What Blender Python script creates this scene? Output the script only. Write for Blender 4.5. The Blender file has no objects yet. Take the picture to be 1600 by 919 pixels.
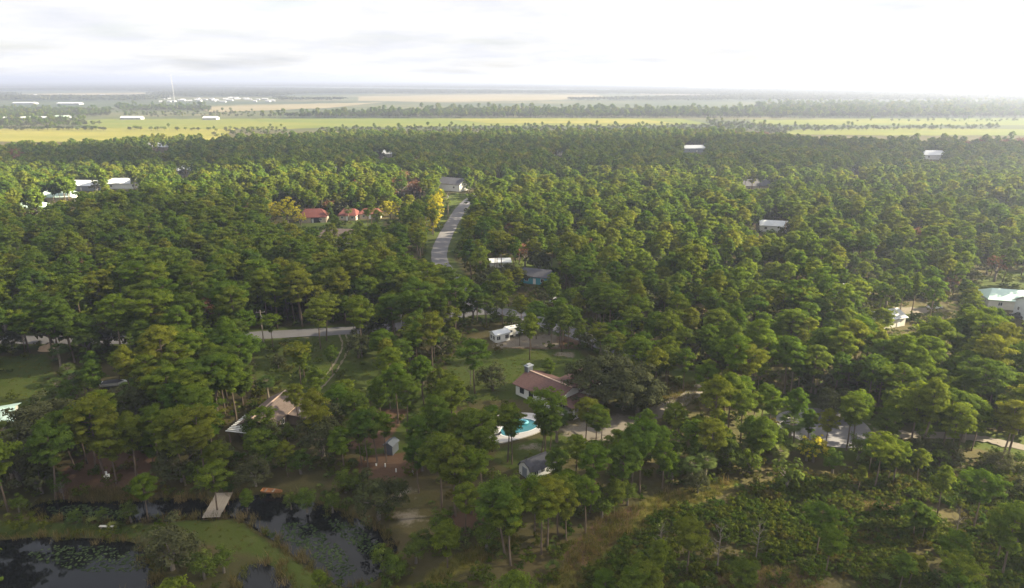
import bpy, bmesh, math, random
import numpy as np
from math import radians, sin, cos, pi, atan2
random.seed(11); RNG = np.random.default_rng(11)
SC = bpy.context.scene; COL = SC.collection

# ------------------------------------------------------------------ camera, sky, sun, exposure
H = 70.0; FPX = 1066.7; PITCH = math.atan((459.5-123.2)/FPX)
cam = bpy.data.cameras.new('camera'); cam_o = bpy.data.objects.new('camera', cam); COL.objects.link(cam_o)
cam.sensor_width = 36; cam.lens = 36*FPX/1600; cam.clip_start = 1; cam.clip_end = 120000
cam_o.location = (0, 0, H); cam_o.rotation_euler = (pi/2-PITCH, 0, 0); SC.camera = cam_o
SUN_AZ, SUN_EL = radians(82), radians(29)          # azimuth measured from +Y towards +X
SUN = np.array([sin(SUN_AZ)*cos(SUN_EL), cos(SUN_AZ)*cos(SUN_EL), sin(SUN_EL)])
W = bpy.data.worlds.new('World'); SC.world = W; W.use_nodes = True
nt = W.node_tree; N = nt.nodes; Lk = nt.links; N.clear()
out = N.new('ShaderNodeOutputWorld'); bg = N.new('ShaderNodeBackground'); bg.inputs[1].default_value = 0.046
sky = N.new('ShaderNodeTexSky'); sky.sky_type = 'NISHITA'; sky.sun_disc = False
sky.sun_elevation = SUN_EL; sky.sun_rotation = SUN_AZ; sky.altitude = 50; sky.air_density = 1.0; sky.dust_density = 2.0
tc = N.new('ShaderNodeTexCoord'); sep = N.new('ShaderNodeSeparateXYZ'); Lk.new(tc.outputs['Generated'], sep.inputs[0])
def wmath(op, a, b=None, c=None):
    m = N.new('ShaderNodeMath'); m.operation = op
    for i, v in enumerate((a, b, c)):
        if v is None: continue
        if isinstance(v, (int, float)): m.inputs[i].default_value = v
        else: Lk.new(v, m.inputs[i])
    return m.outputs[0]
zc = wmath('ADD', wmath('MAXIMUM', sep.outputs[2], 0.0), 0.09)
cx = wmath('DIVIDE', sep.outputs[0], zc); cy = wmath('DIVIDE', sep.outputs[1], zc)
comb = N.new('ShaderNodeCombineXYZ'); Lk.new(cx, comb.inputs[0]); Lk.new(cy, comb.inputs[1])
def wnoise(scale, det, rough, off):
    n = N.new('ShaderNodeTexNoise'); n.inputs['Scale'].default_value = scale; n.inputs['Detail'].default_value = det
    n.inputs['Roughness'].default_value = rough
    mp = N.new('ShaderNodeMapping'); mp.inputs[1].default_value = off; Lk.new(comb.outputs[0], mp.inputs[0]); Lk.new(mp.outputs[0], n.inputs[0]); return n.outputs[0]
def wramp(v, stops):
    r = N.new('ShaderNodeValToRGB'); Lk.new(v, r.inputs[0]); e = r.color_ramp.elements
    while len(e) < len(stops): e.new(0.5)
    for el, (p, c) in zip(e, stops): el.position = p; el.color = c
    return r.outputs[0]
cover = wramp(wnoise(0.55, 7, 0.55, (3.1, 1.7, 0)), [(0.30, (.55, .55, .55, 1)), (0.50, (1, 1, 1, 1))])
cloudc = wramp(wnoise(0.9, 8, 0.6, (7.3, 4.2, 2)), [(0.30, (4.1, 4.2, 4.5, 1)), (0.64, (5.5, 5.4, 5.25, 1))])
mx = N.new('ShaderNodeMix'); mx.data_type = 'RGBA'; Lk.new(cover, mx.inputs[0]); Lk.new(sky.outputs[0], mx.inputs[6]); Lk.new(cloudc, mx.inputs[7])
Lk.new(mx.outputs[2], bg.inputs[0]); Lk.new(bg.outputs[0], out.inputs[0])
sun = bpy.data.lights.new('sun', 'SUN'); sun.energy = 5.0; sun.angle = radians(0.7); sun.color = (1.0, 0.88, 0.62)
sun_o = bpy.data.objects.new('sun', sun); COL.objects.link(sun_o); sun_o.location = (300, 100, 400)
sun_o.rotation_euler = (pi/2-SUN_EL, 0, -SUN_AZ+pi)   # light travels away from the sun's place
SC.view_settings.view_transform = 'Standard'; SC.view_settings.look = 'None'; SC.view_settings.gamma = 1
SC.view_settings.exposure = 2.25; SC.view_settings.use_curve_mapping = False
SC.render.engine = 'CYCLES'
SC.cycles.max_bounces = 8; SC.cycles.diffuse_bounces = 5; SC.cycles.glossy_bounces = 2; SC.cycles.transmission_bounces = 6
SC.cycles.transparent_max_bounces = 8; SC.cycles.volume_bounces = 0; SC.cycles.use_denoising = True
SC.cycles.sample_clamp_indirect = 6

# ------------------------------------------------------------------ helpers
FWD = np.array([0, cos(PITCH), -sin(PITCH)]); UP = np.array([0, sin(PITCH), cos(PITCH)])
def G(px, py, z=0.0):
    """ground point seen at a pixel of the 1600 x 919 photograph"""
    d = FWD + (px-800)/FPX*np.array([1, 0, 0]) - (py-459.5)/FPX*UP
    t = (H-z)/(-d[2]); return np.array([d[0]*t, d[1]*t, z])
def P(x, y, z):
    x = np.asarray(x, float); y = np.asarray(y, float); z = np.asarray(z, float)-H
    dep = y*FWD[1]+z*FWD[2]; dep = np.where(dep < 1, 1, dep)
    return 800+FPX*x/dep, 459.5-FPX*(y*UP[1]+z*UP[2])/dep
def inside(px, py, poly):
    px = np.asarray(px); py = np.asarray(py); r = np.zeros(px.shape, bool); n = len(poly)
    for i in range(n):
        x1, y1 = poly[i]; x2, y2 = poly[(i+1) % n]
        if y1 == y2: continue
        c = ((y1 > py) != (y2 > py)) & (px < (x2-x1)*(py-y1)/(y2-y1)+x1); r ^= c
    return r
def polydist(x, y, poly):
    """signed distance to a ground polygon, negative inside"""
    x = np.asarray(x, float); y = np.asarray(y, float); d = np.full(x.shape, 1e9); n = len(poly)
    for i in range(n):
        a = poly[i]; b = poly[(i+1) % n]; ex, ey = b[0]-a[0], b[1]-a[1]; L2 = ex*ex+ey*ey+1e-9
        t = np.clip(((x-a[0])*ex+(y-a[1])*ey)/L2, 0, 1); d = np.minimum(d, np.hypot(x-a[0]-t*ex, y-a[1]-t*ey))
    return np.where(inside(x, y, poly), -d, d)
def gp(poly): return [tuple(G(a, b)[:2]) for a, b in poly]
def smooth(poly, n=2):
    for _ in range(n):
        q = []
        for i in range(len(poly)):
            a = np.array(poly[i]); b = np.array(poly[(i+1) % len(poly)]); q += [tuple(a*.75+b*.25), tuple(a*.25+b*.75)]
        poly = q
    return poly
def tag(o, label=None, cat=None, group=None, kind=None):
    if label: o['label'] = label
    if cat: o['category'] = cat
    if group: o['group'] = group
    if kind: o['kind'] = kind
    return o
def empty(name, loc=(0, 0, 0), rz=0.0, scale=1.0):
    o = bpy.data.objects.new(name, None); COL.objects.link(o); o.location = loc; o.rotation_euler = (0, 0, rz)
    o.scale = (scale,)*3 if isinstance(scale, (int, float)) else scale; o.empty_display_size = 0.3; return o
class MB:
    def __init__(s): s.v = []; s.f = []; s.m = []
    def add(s, vs, fs, m=0):
        k = len(s.v); s.v += [tuple(map(float, v)) for v in vs]; s.f += [tuple(i+k for i in f) for f in fs]; s.m += [m]*len(fs); return s
    def box(s, c, d, rz=0.0, m=0):
        cx, cy, cz = c; a, b, h = d[0]/2, d[1]/2, d[2]/2; vs = []
        for z in (-h, h):
            for x, y in ((-a, -b), (a, -b), (a, b), (-a, b)): vs.append((cx+x*cos(rz)-y*sin(rz), cy+x*sin(rz)+y*cos(rz), cz+z))
        return s.add(vs, [(3, 2, 1, 0), (4, 5, 6, 7), (0, 1, 5, 4), (1, 2, 6, 5), (2, 3, 7, 6), (3, 0, 4, 7)], m)
    def tube(s, pts, rad, n=6, m=0, cap=True):
        pts = [np.array(p, float) for p in pts]; vs = []; fs = []
        for i, p in enumerate(pts):
            t = pts[min(i+1, len(pts)-1)]-pts[max(i-1, 0)]; t = t/(np.linalg.norm(t)+1e-9)
            u = np.cross(t, (0, 0, 1) if abs(t[2]) < .9 else (1, 0, 0)); u /= np.linalg.norm(u); w = np.cross(t, u)
            r = rad[i] if hasattr(rad, '__len__') else rad
            for k in range(n): a = 2*pi*k/n; vs.append(p+r*(cos(a)*u+sin(a)*w))
        for i in range(len(pts)-1):
            for k in range(n): fs.append((i*n+k, i*n+(k+1) % n, (i+1)*n+(k+1) % n, (i+1)*n+k))
        if cap: fs.append(tuple(range(n))[::-1]); fs.append(tuple((len(pts)-1)*n+k for k in range(n)))
        return s.add(vs, fs, m)
    def prism(s, poly, z0, z1, m=0):
        n = len(poly); vs = [(x, y, z0) for x, y in poly]+[(x, y, z1) for x, y in poly]
        return s.add(vs, [tuple(range(n))[::-1], tuple(range(n, 2*n))]+[(i, (i+1) % n, (i+1) % n+n, i+n) for i in range(n)], m)
    def extrude(s, prof, axis, a, b, m=0):
        """profile in (u,z) swept along a local axis from a to b"""
        n = len(prof); mk = (lambda u, z, t: (t, u, z)) if axis == 'x' else (lambda u, z, t: (u, t, z))
        vs = [mk(u, z, a) for u, z in prof]+[mk(u, z, b) for u, z in prof]
        return s.add(vs, [tuple(range(n))[::-1], tuple(range(n, 2*n))]+[(i, (i+1) % n, (i+1) % n+n, i+n) for i in range(n)], m)
    def lathe(s, prof, n=12, c=(0, 0, 0), m=0):
        vs = [(c[0]+r*cos(2*pi*k/n), c[1]+r*sin(2*pi*k/n), c[2]+z) for r, z in prof for k in range(n)]
        return s.add(vs, [(i*n+k, i*n+(k+1) % n, (i+1)*n+(k+1) % n, (i+1)*n+k) for i in range(len(prof)-1) for k in range(n)], m)
    def mesh(s, name, mats, smooth=False):
        me = bpy.data.meshes.new(name); me.from_pydata(s.v, [], s.f); me.update()
        for mt in (mats if isinstance(mats, (list, tuple)) else [mats]): me.materials.append(mt)
        if any(s.m): me.polygons.foreach_set('material_index', s.m)
        bm = bmesh.new(); bm.from_mesh(me); bmesh.ops.recalc_face_normals(bm, faces=bm.faces); bm.to_mesh(me); bm.free()
        if smooth: me.polygons.foreach_set('use_smooth', [True]*len(me.polygons))
        return me
    def build(s, name, mats, parent=None, smooth=False):
        o = bpy.data.objects.new(name, s.mesh(name, mats, smooth)); COL.objects.link(o); o.parent = parent; return o
def quads_mesh(name, V, mats, mi=None, extra=None, tint=None):
    """V: n x 4 x 3 loose four-cornered leaves; extra: MB of stems joined in with material 1"""
    n = len(V); vs = V.reshape(-1, 3); ev = np.array(extra.v) if extra else np.zeros((0, 3)); ef = extra.f if extra else []
    me = bpy.data.meshes.new(name); allv = np.vstack([vs, ev]); me.vertices.add(len(allv)); me.vertices.foreach_set('co', allv.astype(np.float32).ravel())
    loops = list(range(4*n)); starts = list(range(0, 4*n, 4)); tot = [4]*n
    for f in ef: starts.append(len(loops)); tot.append(len(f)); loops += [i+4*n for i in f]
    me.loops.add(len(loops)); me.loops.foreach_set('vertex_index', loops)
    me.polygons.add(len(starts)); me.polygons.foreach_set('loop_start', starts); me.polygons.foreach_set('loop_total', tot)
    idx = (list(mi) if mi is not None else [0]*n)+[1]*len(ef); 
    for m in mats: me.materials.append(m)
    me.polygons.foreach_set('material_index', idx)
    at = me.attributes.new('tint', 'FLOAT', 'FACE'); tv = np.concatenate([tint if tint is not None else RNG.random(n), np.full(len(ef), .5)]); at.data.foreach_set('value', tv.astype(np.float32))
    me.update(calc_edges=True); me.validate(); return me
def leaves(C, Nrm, a, b):
    """pointed leaf quads at centres C with normals Nrm, half length a, half width b"""
    n = len(C); Nrm = Nrm/(np.linalg.norm(Nrm, axis=1, keepdims=True)+1e-9)
    r = RNG.normal(size=(n, 3)); u = np.cross(Nrm, r); u /= (np.linalg.norm(u, axis=1, keepdims=True)+1e-9); w = np.cross(Nrm, u)
    a = np.broadcast_to(a, (n,))[:, None]; b = np.broadcast_to(b, (n,))[:, None]
    return np.stack([C+u*a, C+w*b-u*a*.15, C-u*a, C-w*b-u*a*.15], 1)

# ------------------------------------------------------------------ materials
MATS = {}
def newmat(name):
    m = bpy.data.materials.new(name); m.use_nodes = True; t = m.node_tree; t.nodes.clear(); o = t.nodes.new('ShaderNodeOutputMaterial'); MATS[name] = m
    return m, t, o
def tnoise(t, scale, det=4, rough=.55, vec=None, dist=0.0):
    n = t.nodes.new('ShaderNodeTexNoise'); n.inputs['Scale'].default_value = scale; n.inputs['Detail'].default_value = det; n.inputs['Roughness'].default_value = rough; n.inputs['Distortion'].default_value = dist
    if vec is not None: t.links.new(vec, n.inputs[0])
    return n.outputs[0]
def tramp(t, v, stops):
    r = t.nodes.new('ShaderNodeValToRGB'); t.links.new(v, r.inputs[0]); e = r.color_ramp.elements
    while len(e) < len(stops): e.new(.5)
    for el, (p, c) in zip(e, stops): el.position = p; el.color = tuple(c)+(1,) if len(c) == 3 else c
    return r.outputs[0]
def tmath(t, op, *a, clamp=False):
    m = t.nodes.new('ShaderNodeMath'); m.operation = op; m.use_clamp = clamp
    for i, v in enumerate(a):
        if isinstance(v, (int, float)): m.inputs[i].default_value = v
        else: t.links.new(v, m.inputs[i])
    return m.outputs[0]
def tmix(t, f, a, b, mode='MIX'):
    m = t.nodes.new('ShaderNodeMix'); m.data_type = 'RGBA'; m.blend_type = mode
    for s, v in ((0, f), (6, a), (7, b)):
        if isinstance(v, (int, float)): m.inputs[s].default_value = v
        elif isinstance(v, tuple): m.inputs[s].default_value = v+(1,) if len(v) == 3 else v
        else: t.links.new(v, m.inputs[s])
    return m.outputs[2]
def pos(t): return t.nodes.new('ShaderNodeNewGeometry').outputs['Position']
def objv(t): return t.nodes.new('ShaderNodeTexCoord').outputs['Object']
def simple(name, col, rough=.7, var=.25, scale=1.2, metal=0.0, spec=.3, stretch=None):
    m, t, o = newmat(name); p = t.nodes.new('ShaderNodeBsdfPrincipled'); v = objv(t)
    if stretch:
        mp = t.nodes.new('ShaderNodeMapping'); mp.inputs[3].default_value = stretch; t.links.new(v, mp.inputs[0]); v = mp.outputs[0]
    n = tnoise(t, scale, 6, .65, v); c = tramp(t, n, [(.3, tuple(x*(1-var) for x in col)), (.7, tuple(min(1, x*(1+var*.6)) for x in col))])
    t.links.new(c, p.inputs['Base Color']); p.inputs['Roughness'].default_value = rough; p.inputs['Metallic'].default_value = metal; p.inputs['Specular IOR Level'].default_value = spec
    t.links.new(p.outputs[0], o.inputs[0]); return m
def leafmat(name, cols, trans=.32, tcol=1.5, sat=None):
    """cols: dark..light colours picked per plant; each leaf cluster differs a little"""
    m, t, o = newmat(name); oi = t.nodes.new('ShaderNodeObjectInfo'); at = t.nodes.new('ShaderNodeAttribute'); at.attribute_name = 'tint'
    k = len(cols); c = tramp(t, oi.outputs['Random'], [(i/(k-1), cc) for i, cc in enumerate(cols)])
    f = tmath(t, 'MULTIPLY_ADD', at.outputs['Fac'], .9, .55); hv = t.nodes.new('ShaderNodeHueSaturation'); t.links.new(c, hv.inputs['Color']); t.links.new(f, hv.inputs['Value'])
    hue = tmath(t, 'MULTIPLY_ADD', at.outputs['Fac'], -.022, .506); t.links.new(hue, hv.inputs['Hue'])
    c = hv.outputs[0]
    d = t.nodes.new('ShaderNodeBsdfDiffuse'); t.links.new(c, d.inputs[0]); tr = t.nodes.new('ShaderNodeBsdfTranslucent')
    c2 = tmix(t, 1.0, c, (tcol, tcol*.95, tcol*.55), 'MULTIPLY'); t.links.new(c2, tr.inputs[0])
    mix = t.nodes.new('ShaderNodeMixShader'); mix.inputs[0].default_value = trans; t.links.new(d.outputs[0], mix.inputs[1]); t.links.new(tr.outputs[0], mix.inputs[2])
    t.links.new(mix.outputs[0], o.inputs[0]); return m
PINE = leafmat('pine_needles', [(.066, .118, .016), (.092, .146, .016), (.126, .164, .020), (.076, .130, .020), (.152, .168, .022), (.058, .106, .018)], .42, 1.7)
OAK = leafmat('oak_leaves', [(.052, .064, .026), (.070, .076, .036), (.058, .068, .030)], .22)
BROAD = leafmat('broad_leaves', [(.060, .105, .016), (.095, .135, .022), (.070, .100, .022)], .3)
GOLD = leafmat('golden_leaves', [(.32, .32, .03), (.40, .36, .03)], .4)
RUST = leafmat('rusty_leaves', [(.13, .075, .045), (.16, .09, .05)], .2)
PALM = leafmat('palm_leaves', [(.060, .098, .026), (.082, .116, .032), (.11, .13, .036)], .25)
SHRUB = leafmat('shrub_leaves', [(.036, .068, .010), (.056, .086, .010), (.078, .094, .012), (.046, .076, .014), (.095, .080, .020)], .25)
REED = leafmat('reed_blades', [(.17, .13, .055), (.13, .12, .04), (.20, .16, .08)], .25)
GRASSM = leafmat('grass_blades', [(.085, .105, .022), (.11, .12, .03), (.15, .13, .045)], .3)
BARK = simple('pine_bark', (.15, .115, .09), .9, .35, 1.4, spec=.1, stretch=(1, 1, .3))
OAKB = simple('oak_bark', (.16, .14, .12), .9, .3, 2, spec=.1)
PALMB = simple('palm_bark', (.24, .20, .155), .9, .3, 2.5, spec=.1)
DEADB = simple('bare_wood', (.17, .145, .13), .9, .3, 2, spec=.1)
WHITE = simple('white_paint', (.78, .78, .76), .55, .08)
OFFW = simple('cream_paint', (.66, .63, .56), .6, .1)
GREYW = simple('grey_siding', (.26, .29, .33), .6, .15)
GREYD = simple('dark_grey_siding', (.11, .125, .15), .6, .15)
TAN = simple('tan_stucco', (.45, .37, .29), .8, .12)
DTAN = simple('brown_stucco', (.20, .155, .12), .8, .15)
TEAL = simple('turquoise_paint', (.10, .36, .44), .6, .12)
MAROON = simple('maroon_shingles', (.135, .078, .070), .85, .35, 1.6, spec=.15, stretch=(1, 3, 3))
BROWNR = simple('brown_shingles', (.17, .13, .112), .85, .28, 1.3, spec=.15, stretch=(1, 3, 3))
SLATE = simple('slate_shingles', (.085, .085, .10), .8, .3, 1.5, spec=.2)
REDT = simple('red_tiles', (.15, .05, .042), .8, .25, 1.5)
MINT = simple('mint_metal', (.46, .60, .54), .45, .08, .6)
WMETAL = simple('white_metal', (.58, .60, .63), .4, .08, .6)
PALEW = simple('weathered_white', (.36, .37, .39), .6, .15)
RIDGE = simple('ridge_cap', (.55, .40, .31), .8, .1)
GLASS = simple('window_glass', (.02, .026, .032), .12, .2, spec=.6)
DARK = simple('dark_trim', (.03, .03, .034), .6, .2)
STEEL = simple('galvanised_steel', (.45, .46, .47), .45, .12, metal=.6)
WOODG = simple('grey_planks', (.34, .29, .235), .85, .25, 3)
WOODB = simple('brown_planks', (.17, .10, .07), .85, .25, 3)
TYRE = simple('tyre_rubber', (.02, .02, .02), .8, .2)
CARB = simple('black_car_paint', (.015, .016, .018), .25, .1, spec=.6)
CARG = simple('dark_grey_car_paint', (.07, .075, .085), .3, .1, spec=.6)
CARW = simple('white_car_paint', (.75, .75, .75), .3, .05, spec=.6)
ORANGE = simple('orange_hull', (.42, .20, .09), .5, .15)
BLUEF = simple('pale_blue_vinyl', (.22, .58, .66), .4, .1)
RED = simple('red_lens', (.35, .02, .02), .3, .1)
LAMPG = simple('lamp_lens', (.6, .6, .55), .2, .1)
DECK = simple('pale_concrete', (.50, .47, .455), .75, .10, .8)
TILE = simple('pool_plaster', (.20, .50, .55), .5, .1)
SANDM = simple('sand_pile', (.50, .36, .24), .9, .15)
def asphalt(name, a, b):
    m, t, o = newmat(name); p = t.nodes.new('ShaderNodeBsdfPrincipled'); v = pos(t)
    c = tmix(t, tnoise(t, .25, 6, .7, v), a, b); c = tmix(t, tmath(t, 'MULTIPLY', tnoise(t, 3, 3, .6, v), .35), c, tuple(x*1.35 for x in b))
    t.links.new(c, p.inputs['Base Color']); p.inputs['Roughness'].default_value = .85; p.inputs['Specular IOR Level'].default_value = .25; t.links.new(p.outputs[0], o.inputs[0]); return m
ASPH = asphalt('worn_asphalt', (.105, .10, .11), (.175, .17, .178)); SANDY = asphalt('sandy_track_soil', (.10, .086, .066), (.185, .162, .135))
RUT = asphalt('rut_soil', (.12, .105, .06), (.20, .17, .12))
def water(name, col, rough, bump):
    m, t, o = newmat(name); p = t.nodes.new('ShaderNodeBsdfPrincipled'); v = pos(t)
    p.inputs['Base Color'].default_value = col+(1,); p.inputs['Roughness'].default_value = rough; p.inputs['IOR'].default_value = 1.33; p.inputs['Specular IOR Level'].default_value = .5
    b = t.nodes.new('ShaderNodeBump'); b.inputs['Strength'].default_value = bump; b.inputs['Distance'].default_value = .05; t.links.new(tnoise(t, 1.6, 3, .5, v), b.inputs['Height']); t.links.new(b.outputs[0], p.inputs['Normal'])
    t.links.new(p.outputs[0], o.inputs[0]); return m
POND = water('pond_water', (.006, .007, .008), .03, .08); POOLW = water('pool_water', (.028, .17, .205), .04, .25)

# ------------------------------------------------------------------ layout in plan (photo pixels projected to the ground)
PONDS = {'main': [(350, 780), (395, 772), (430, 768), (470, 778), (512, 790), (550, 806), (592, 826), (622, 850), (610, 880), (580, 908), (545, 915), (515, 905), (488, 886), (452, 862), (428, 842), (398, 824), (372, 806), (345, 806), (318, 808), (300, 806), (255, 812), (190, 814), (120, 812), (50, 806), (48, 786), (100, 777), (200, 780), (270, 774)],
 'lily': [(-60, 850), (0, 842), (60, 836), (130, 838), (200, 842), (228, 856), (236, 890), (240, 940), (-60, 960)],
 'small': [(372, 888), (400, 876), (430, 882), (452, 905), (468, 940), (360, 950)]}
PONDG = {k: smooth(gp(v), 2) for k, v in PONDS.items()}
LAWN = [[(-30, 560), (72, 552), (90, 600), (70, 645), (-30, 655)], [(395, 532), (530, 524), (610, 545), (640, 580), (590, 625), (470, 612), (400, 600)],
 [(700, 560), (770, 545), (900, 545), (950, 590), (900, 625), (800, 625), (690, 625)], [(780, 700), (880, 676), (930, 690), (880, 722), (800, 735), (770, 720)],
 [(262, 816), (330, 806), (375, 812), (420, 846), (500, 900), (520, 935), (470, 930), (400, 870), (330, 852), (270, 842)], [(-30, 815), (100, 816), (245, 820), (240, 840), (120, 834), (-30, 838)],
 [(785, 408), (872, 402), (872, 422), (790, 424)], [(796, 482), (866, 464), (866, 480), (800, 492)], [(1515, 440), (1640, 405), (1640, 462), (1530, 462)], [(1250, 634), (1330, 640), (1300, 662), (1240, 652)],
 [(1440, 668), (1640, 678), (1640, 720), (1460, 690)], [(640, 330), (690, 330), (700, 300), (760, 310), (712, 400), (668, 400)], [(455, 345), (600, 345), (600, 362), (455, 362)], [(600, 560), (690, 620), (640, 700), (560, 690), (590, 610)],
 [(1040, 570), (1130, 590), (1180, 625), (1060, 600)], [(1395, 480), (1470, 478), (1460, 492), (1400, 492)], [(80, 280), (140, 300), (120, 310), (60, 300)], [(190, 680), (250, 690), (240, 715), (190, 712)], [(560, 690), (660, 690), (640, 730), (560, 720)]]
SAND = [[(870, 668), (960, 645), (1015, 648), (1010, 672), (960, 694), (890, 690)], [(770, 528), (870, 520), (880, 545), (800, 545), (765, 545)], [(860, 548), (900, 548), (898, 560), (862, 556)], [(612, 768), (630, 757), (655, 762), (648, 780), (628, 776), (618, 790)],
 [(610, 808), (640, 792), (662, 800), (676, 812), (650, 816), (640, 828), (622, 820)], [(800, 698), (850, 690), (850, 702), (806, 706)], [(640, 690), (690, 680), (690, 700), (640, 706)], [(1390, 478), (1450, 480), (1490, 486), (1440, 492), (1400, 490)]]
LITTER = [[(90, 740), (150, 700), (240, 705), (245, 760), (160, 780), (90, 775)], [(560, 712), (650, 705), (660, 735), (600, 755), (555, 740)], [(670, 810), (760, 790), (780, 815), (700, 835)], [(780, 530), (900, 525), (910, 545), (800, 545)], [(880, 860), (950, 800), (1010, 790), (960, 850), (900, 900)],
 [(1110, 905), (1160, 880), (1260, 895), (1300, 930), (1130, 940)], [(1240, 790), (1330, 780), (1400, 785), (1390, 805), (1280, 808)], [(560, 640), (640, 640), (600, 700), (540, 700)]]
TRAIL = [[(850, 930), (890, 875), (960, 812), (1030, 772), (1130, 752), (1160, 752), (1130, 772), (1050, 800), (985, 842), (930, 890), (890, 940)], [(1290, 742), (1360, 736), (1440, 738), (1440, 750), (1350, 752), (1300, 752)], [(670, 895), (710, 868), (800, 835), (820, 845), (740, 885), (660, 925)]]
LOT = gp([(785, 492), (1218, 655), (600, 919), (250, 919)])
SCRUB = gp([(780, 1500), (840, 950), (880, 870), (1000, 812), (1130, 780), (1260, 742), (1420, 725), (1640, 735), (1900, 780), (2600, 1500)])
ROAD_A = [G(-500, 545)[:2], G(-200, 538)[:2], G(0, 532)[:2], G(220, 531)[:2], G(430, 523)[:2], G(620, 511)[:2], G(745, 489)[:2]+np.array([-2, 0]), G(800, 490)[:2], G(890, 519)[:2], G(990, 559)[:2]]
LANE = [G(990, 559)[:2], G(1100, 600)[:2], G(1215, 645)[:2], G(1270, 668)[:2]]
ROAD_B = [G(757, 490)[:2], G(738, 468)[:2], G(702, 432)[:2], G(686, 400)[:2], G(698, 365)[:2], G(722, 325)[:2], G(745, 306)[:2], G(790, 292)[:2]]
CUL = G(1287, 668)[:2]
TRACK = [CUL+np.array([6, -2]), G(1370, 680)[:2], G(1440, 680)[:2], G(1520, 685)[:2], G(1600, 700)[:2], G(1750, 730)[:2]]
DRIVE_L = [G(533, 517)[:2], G(540, 540)[:2], G(530, 565)[:2], G(512, 590)[:2], G(490, 615)[:2], G(480, 640)[:2]]
DRIVE_R = [G(1110, 604)[:2], G(1060, 628)[:2], G(1010, 652)[:2], G(960, 668)[:2], G(905, 682)[:2]]
def spline(pts, n=10):
    pts = [np.array(p, float) for p in pts]; P2 = [2*pts[0]-pts[1]]+pts+[2*pts[-1]-pts[-2]]; o = []
    for i in range(1, len(P2)-2):
        a, b, c, d = P2[i-1:i+3]
        for k in range(n):
            t = k/n; o.append(.5*((2*b)+(c-a)*t+(2*a-5*b+4*c-d)*t*t+(3*b-a-3*c+d)*t**3))
    o.append(pts[-1]); return o
def linedist(x, y, pts):
    d = np.full(np.shape(x), 1e9)
    for a, b in zip(pts[:-1], pts[1:]):
        e = b-a; t = np.clip(((x-a[0])*e[0]+(y-a[1])*e[1])/(e@e+1e-9), 0, 1); d = np.minimum(d, np.hypot(x-a[0]-t*e[0], y-a[1]-t*e[1]))
    return d
LANE_ = spline(LANE); RA, RB, TR, DL, DR = spline(ROAD_A), spline(ROAD_B), spline(TRACK), spline(DRIVE_L), spline(DRIVE_R)

# ------------------------------------------------------------------ ground
def axis(fine_a, fine_b, step, far, neg):
    c = list(np.arange(fine_a, fine_b+.01, step)); s = step*1.3; v = fine_b
    while v < far: v = min(far, v+s); s *= 1.22; c.append(v)
    s = step*1.3; v = fine_a
    while v > neg: v = max(neg, v-s); s *= 1.22; c.insert(0, v)
    return np.array(c)
GX = axis(-130, 130, 1.0, 42000, -42000); GY = axis(70, 250, 1.0, 42000, -3000)
gx, gy = np.meshgrid(GX, GY); gxf, gyf = gx.ravel(), gy.ravel()
gz = np.zeros(len(gxf)); near = (gyf < 300) & (np.abs(gxf) < 200)
pd = np.full(len(gxf), 1e9)
for g in PONDG.values(): pd[near] = np.minimum(pd[near], polydist(gxf[near], gyf[near], g))
gz = np.where(pd < 1.2, -1.7*np.clip((1.2-pd)/3.4, 0, 1), 0.0)+np.where(near & (pd > 1.2), .12*np.sin(gxf*.31+1)*np.sin(gyf*.27)*np.clip((pd-1.2)/6, 0, 1), 0)
def pxmask(polys, soft=1.6):
    m = np.zeros(len(gxf)); sel = (gyf < 480) & (np.abs(gxf) < 400)
    for pl in polys:
        d = polydist(gxf[sel], gyf[sel], gp(pl)); m[sel] = np.maximum(m[sel], np.clip(.5-d/(2*soft), 0, 1))
    return m
mL, mS, mN, mT = pxmask(LAWN, 2.2), pxmask(SAND), pxmask(LITTER), pxmask(TRAIL, 2.0)
nearsel = (gyf < 420) & (np.abs(gxf) < 300)
rd = np.full(len(gxf), 1e9); rd[nearsel] = np.minimum(np.minimum(linedist(gxf[nearsel], gyf[nearsel], RA), linedist(gxf[nearsel], gyf[nearsel], RB)), np.hypot(gxf[nearsel]-CUL[0], gyf[nearsel]-CUL[1])-7)
mL = np.maximum(mL, np.clip(1.2-np.abs(rd)/9, 0, .8)*(rd < 12))          # mown verges
mS = np.maximum(mS, np.clip(.85-np.abs(rd-3.4)/2.2, 0, 1)*.75)
nr, nc = gx.shape; ids = np.arange(nr*nc).reshape(nr, nc)
F = np.stack([ids[:-1, :-1], ids[:-1, 1:], ids[1:, 1:], ids[1:, :-1]], -1).reshape(-1, 4)
me = bpy.data.meshes.new('ground'); me.from_pydata(np.stack([gxf, gyf, gz], 1).tolist(), [], F.tolist())
ca = me.color_attributes.new('cover', 'FLOAT_COLOR', 'POINT'); ca.data.foreach_set('color', np.stack([mL, mS, mN, mT], 1).astype(np.float32).ravel())
me.polygons.foreach_set('use_smooth', [True]*len(me.polygons))
m, t, o = newmat('ground_cover'); v = pos(t); p = t.nodes.new('ShaderNodeBsdfPrincipled'); p.inputs['Roughness'].default_value = .95; p.inputs['Specular IOR Level'].default_value = .08
at = t.nodes.new('ShaderNodeAttribute'); at.attribute_name = 'cover'; sx = t.nodes.new('ShaderNodeSeparateColor'); t.links.new(at.outputs['Color'], sx.inputs[0])
nA = tnoise(t, .42, 9, .75, v); nB = tnoise(t, .09, 5, .6, v); nC = tnoise(t, 2.2, 5, .7, v)
c = tmix(t, tramp(t, nB, [(.35, (0, 0, 0)), (.65, (1, 1, 1))]), (.035, .040, .014), (.085, .068, .034)); c = tmix(t, tmath(t, 'MULTIPLY', nC, .6), c, (.10, .085, .035))
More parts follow.
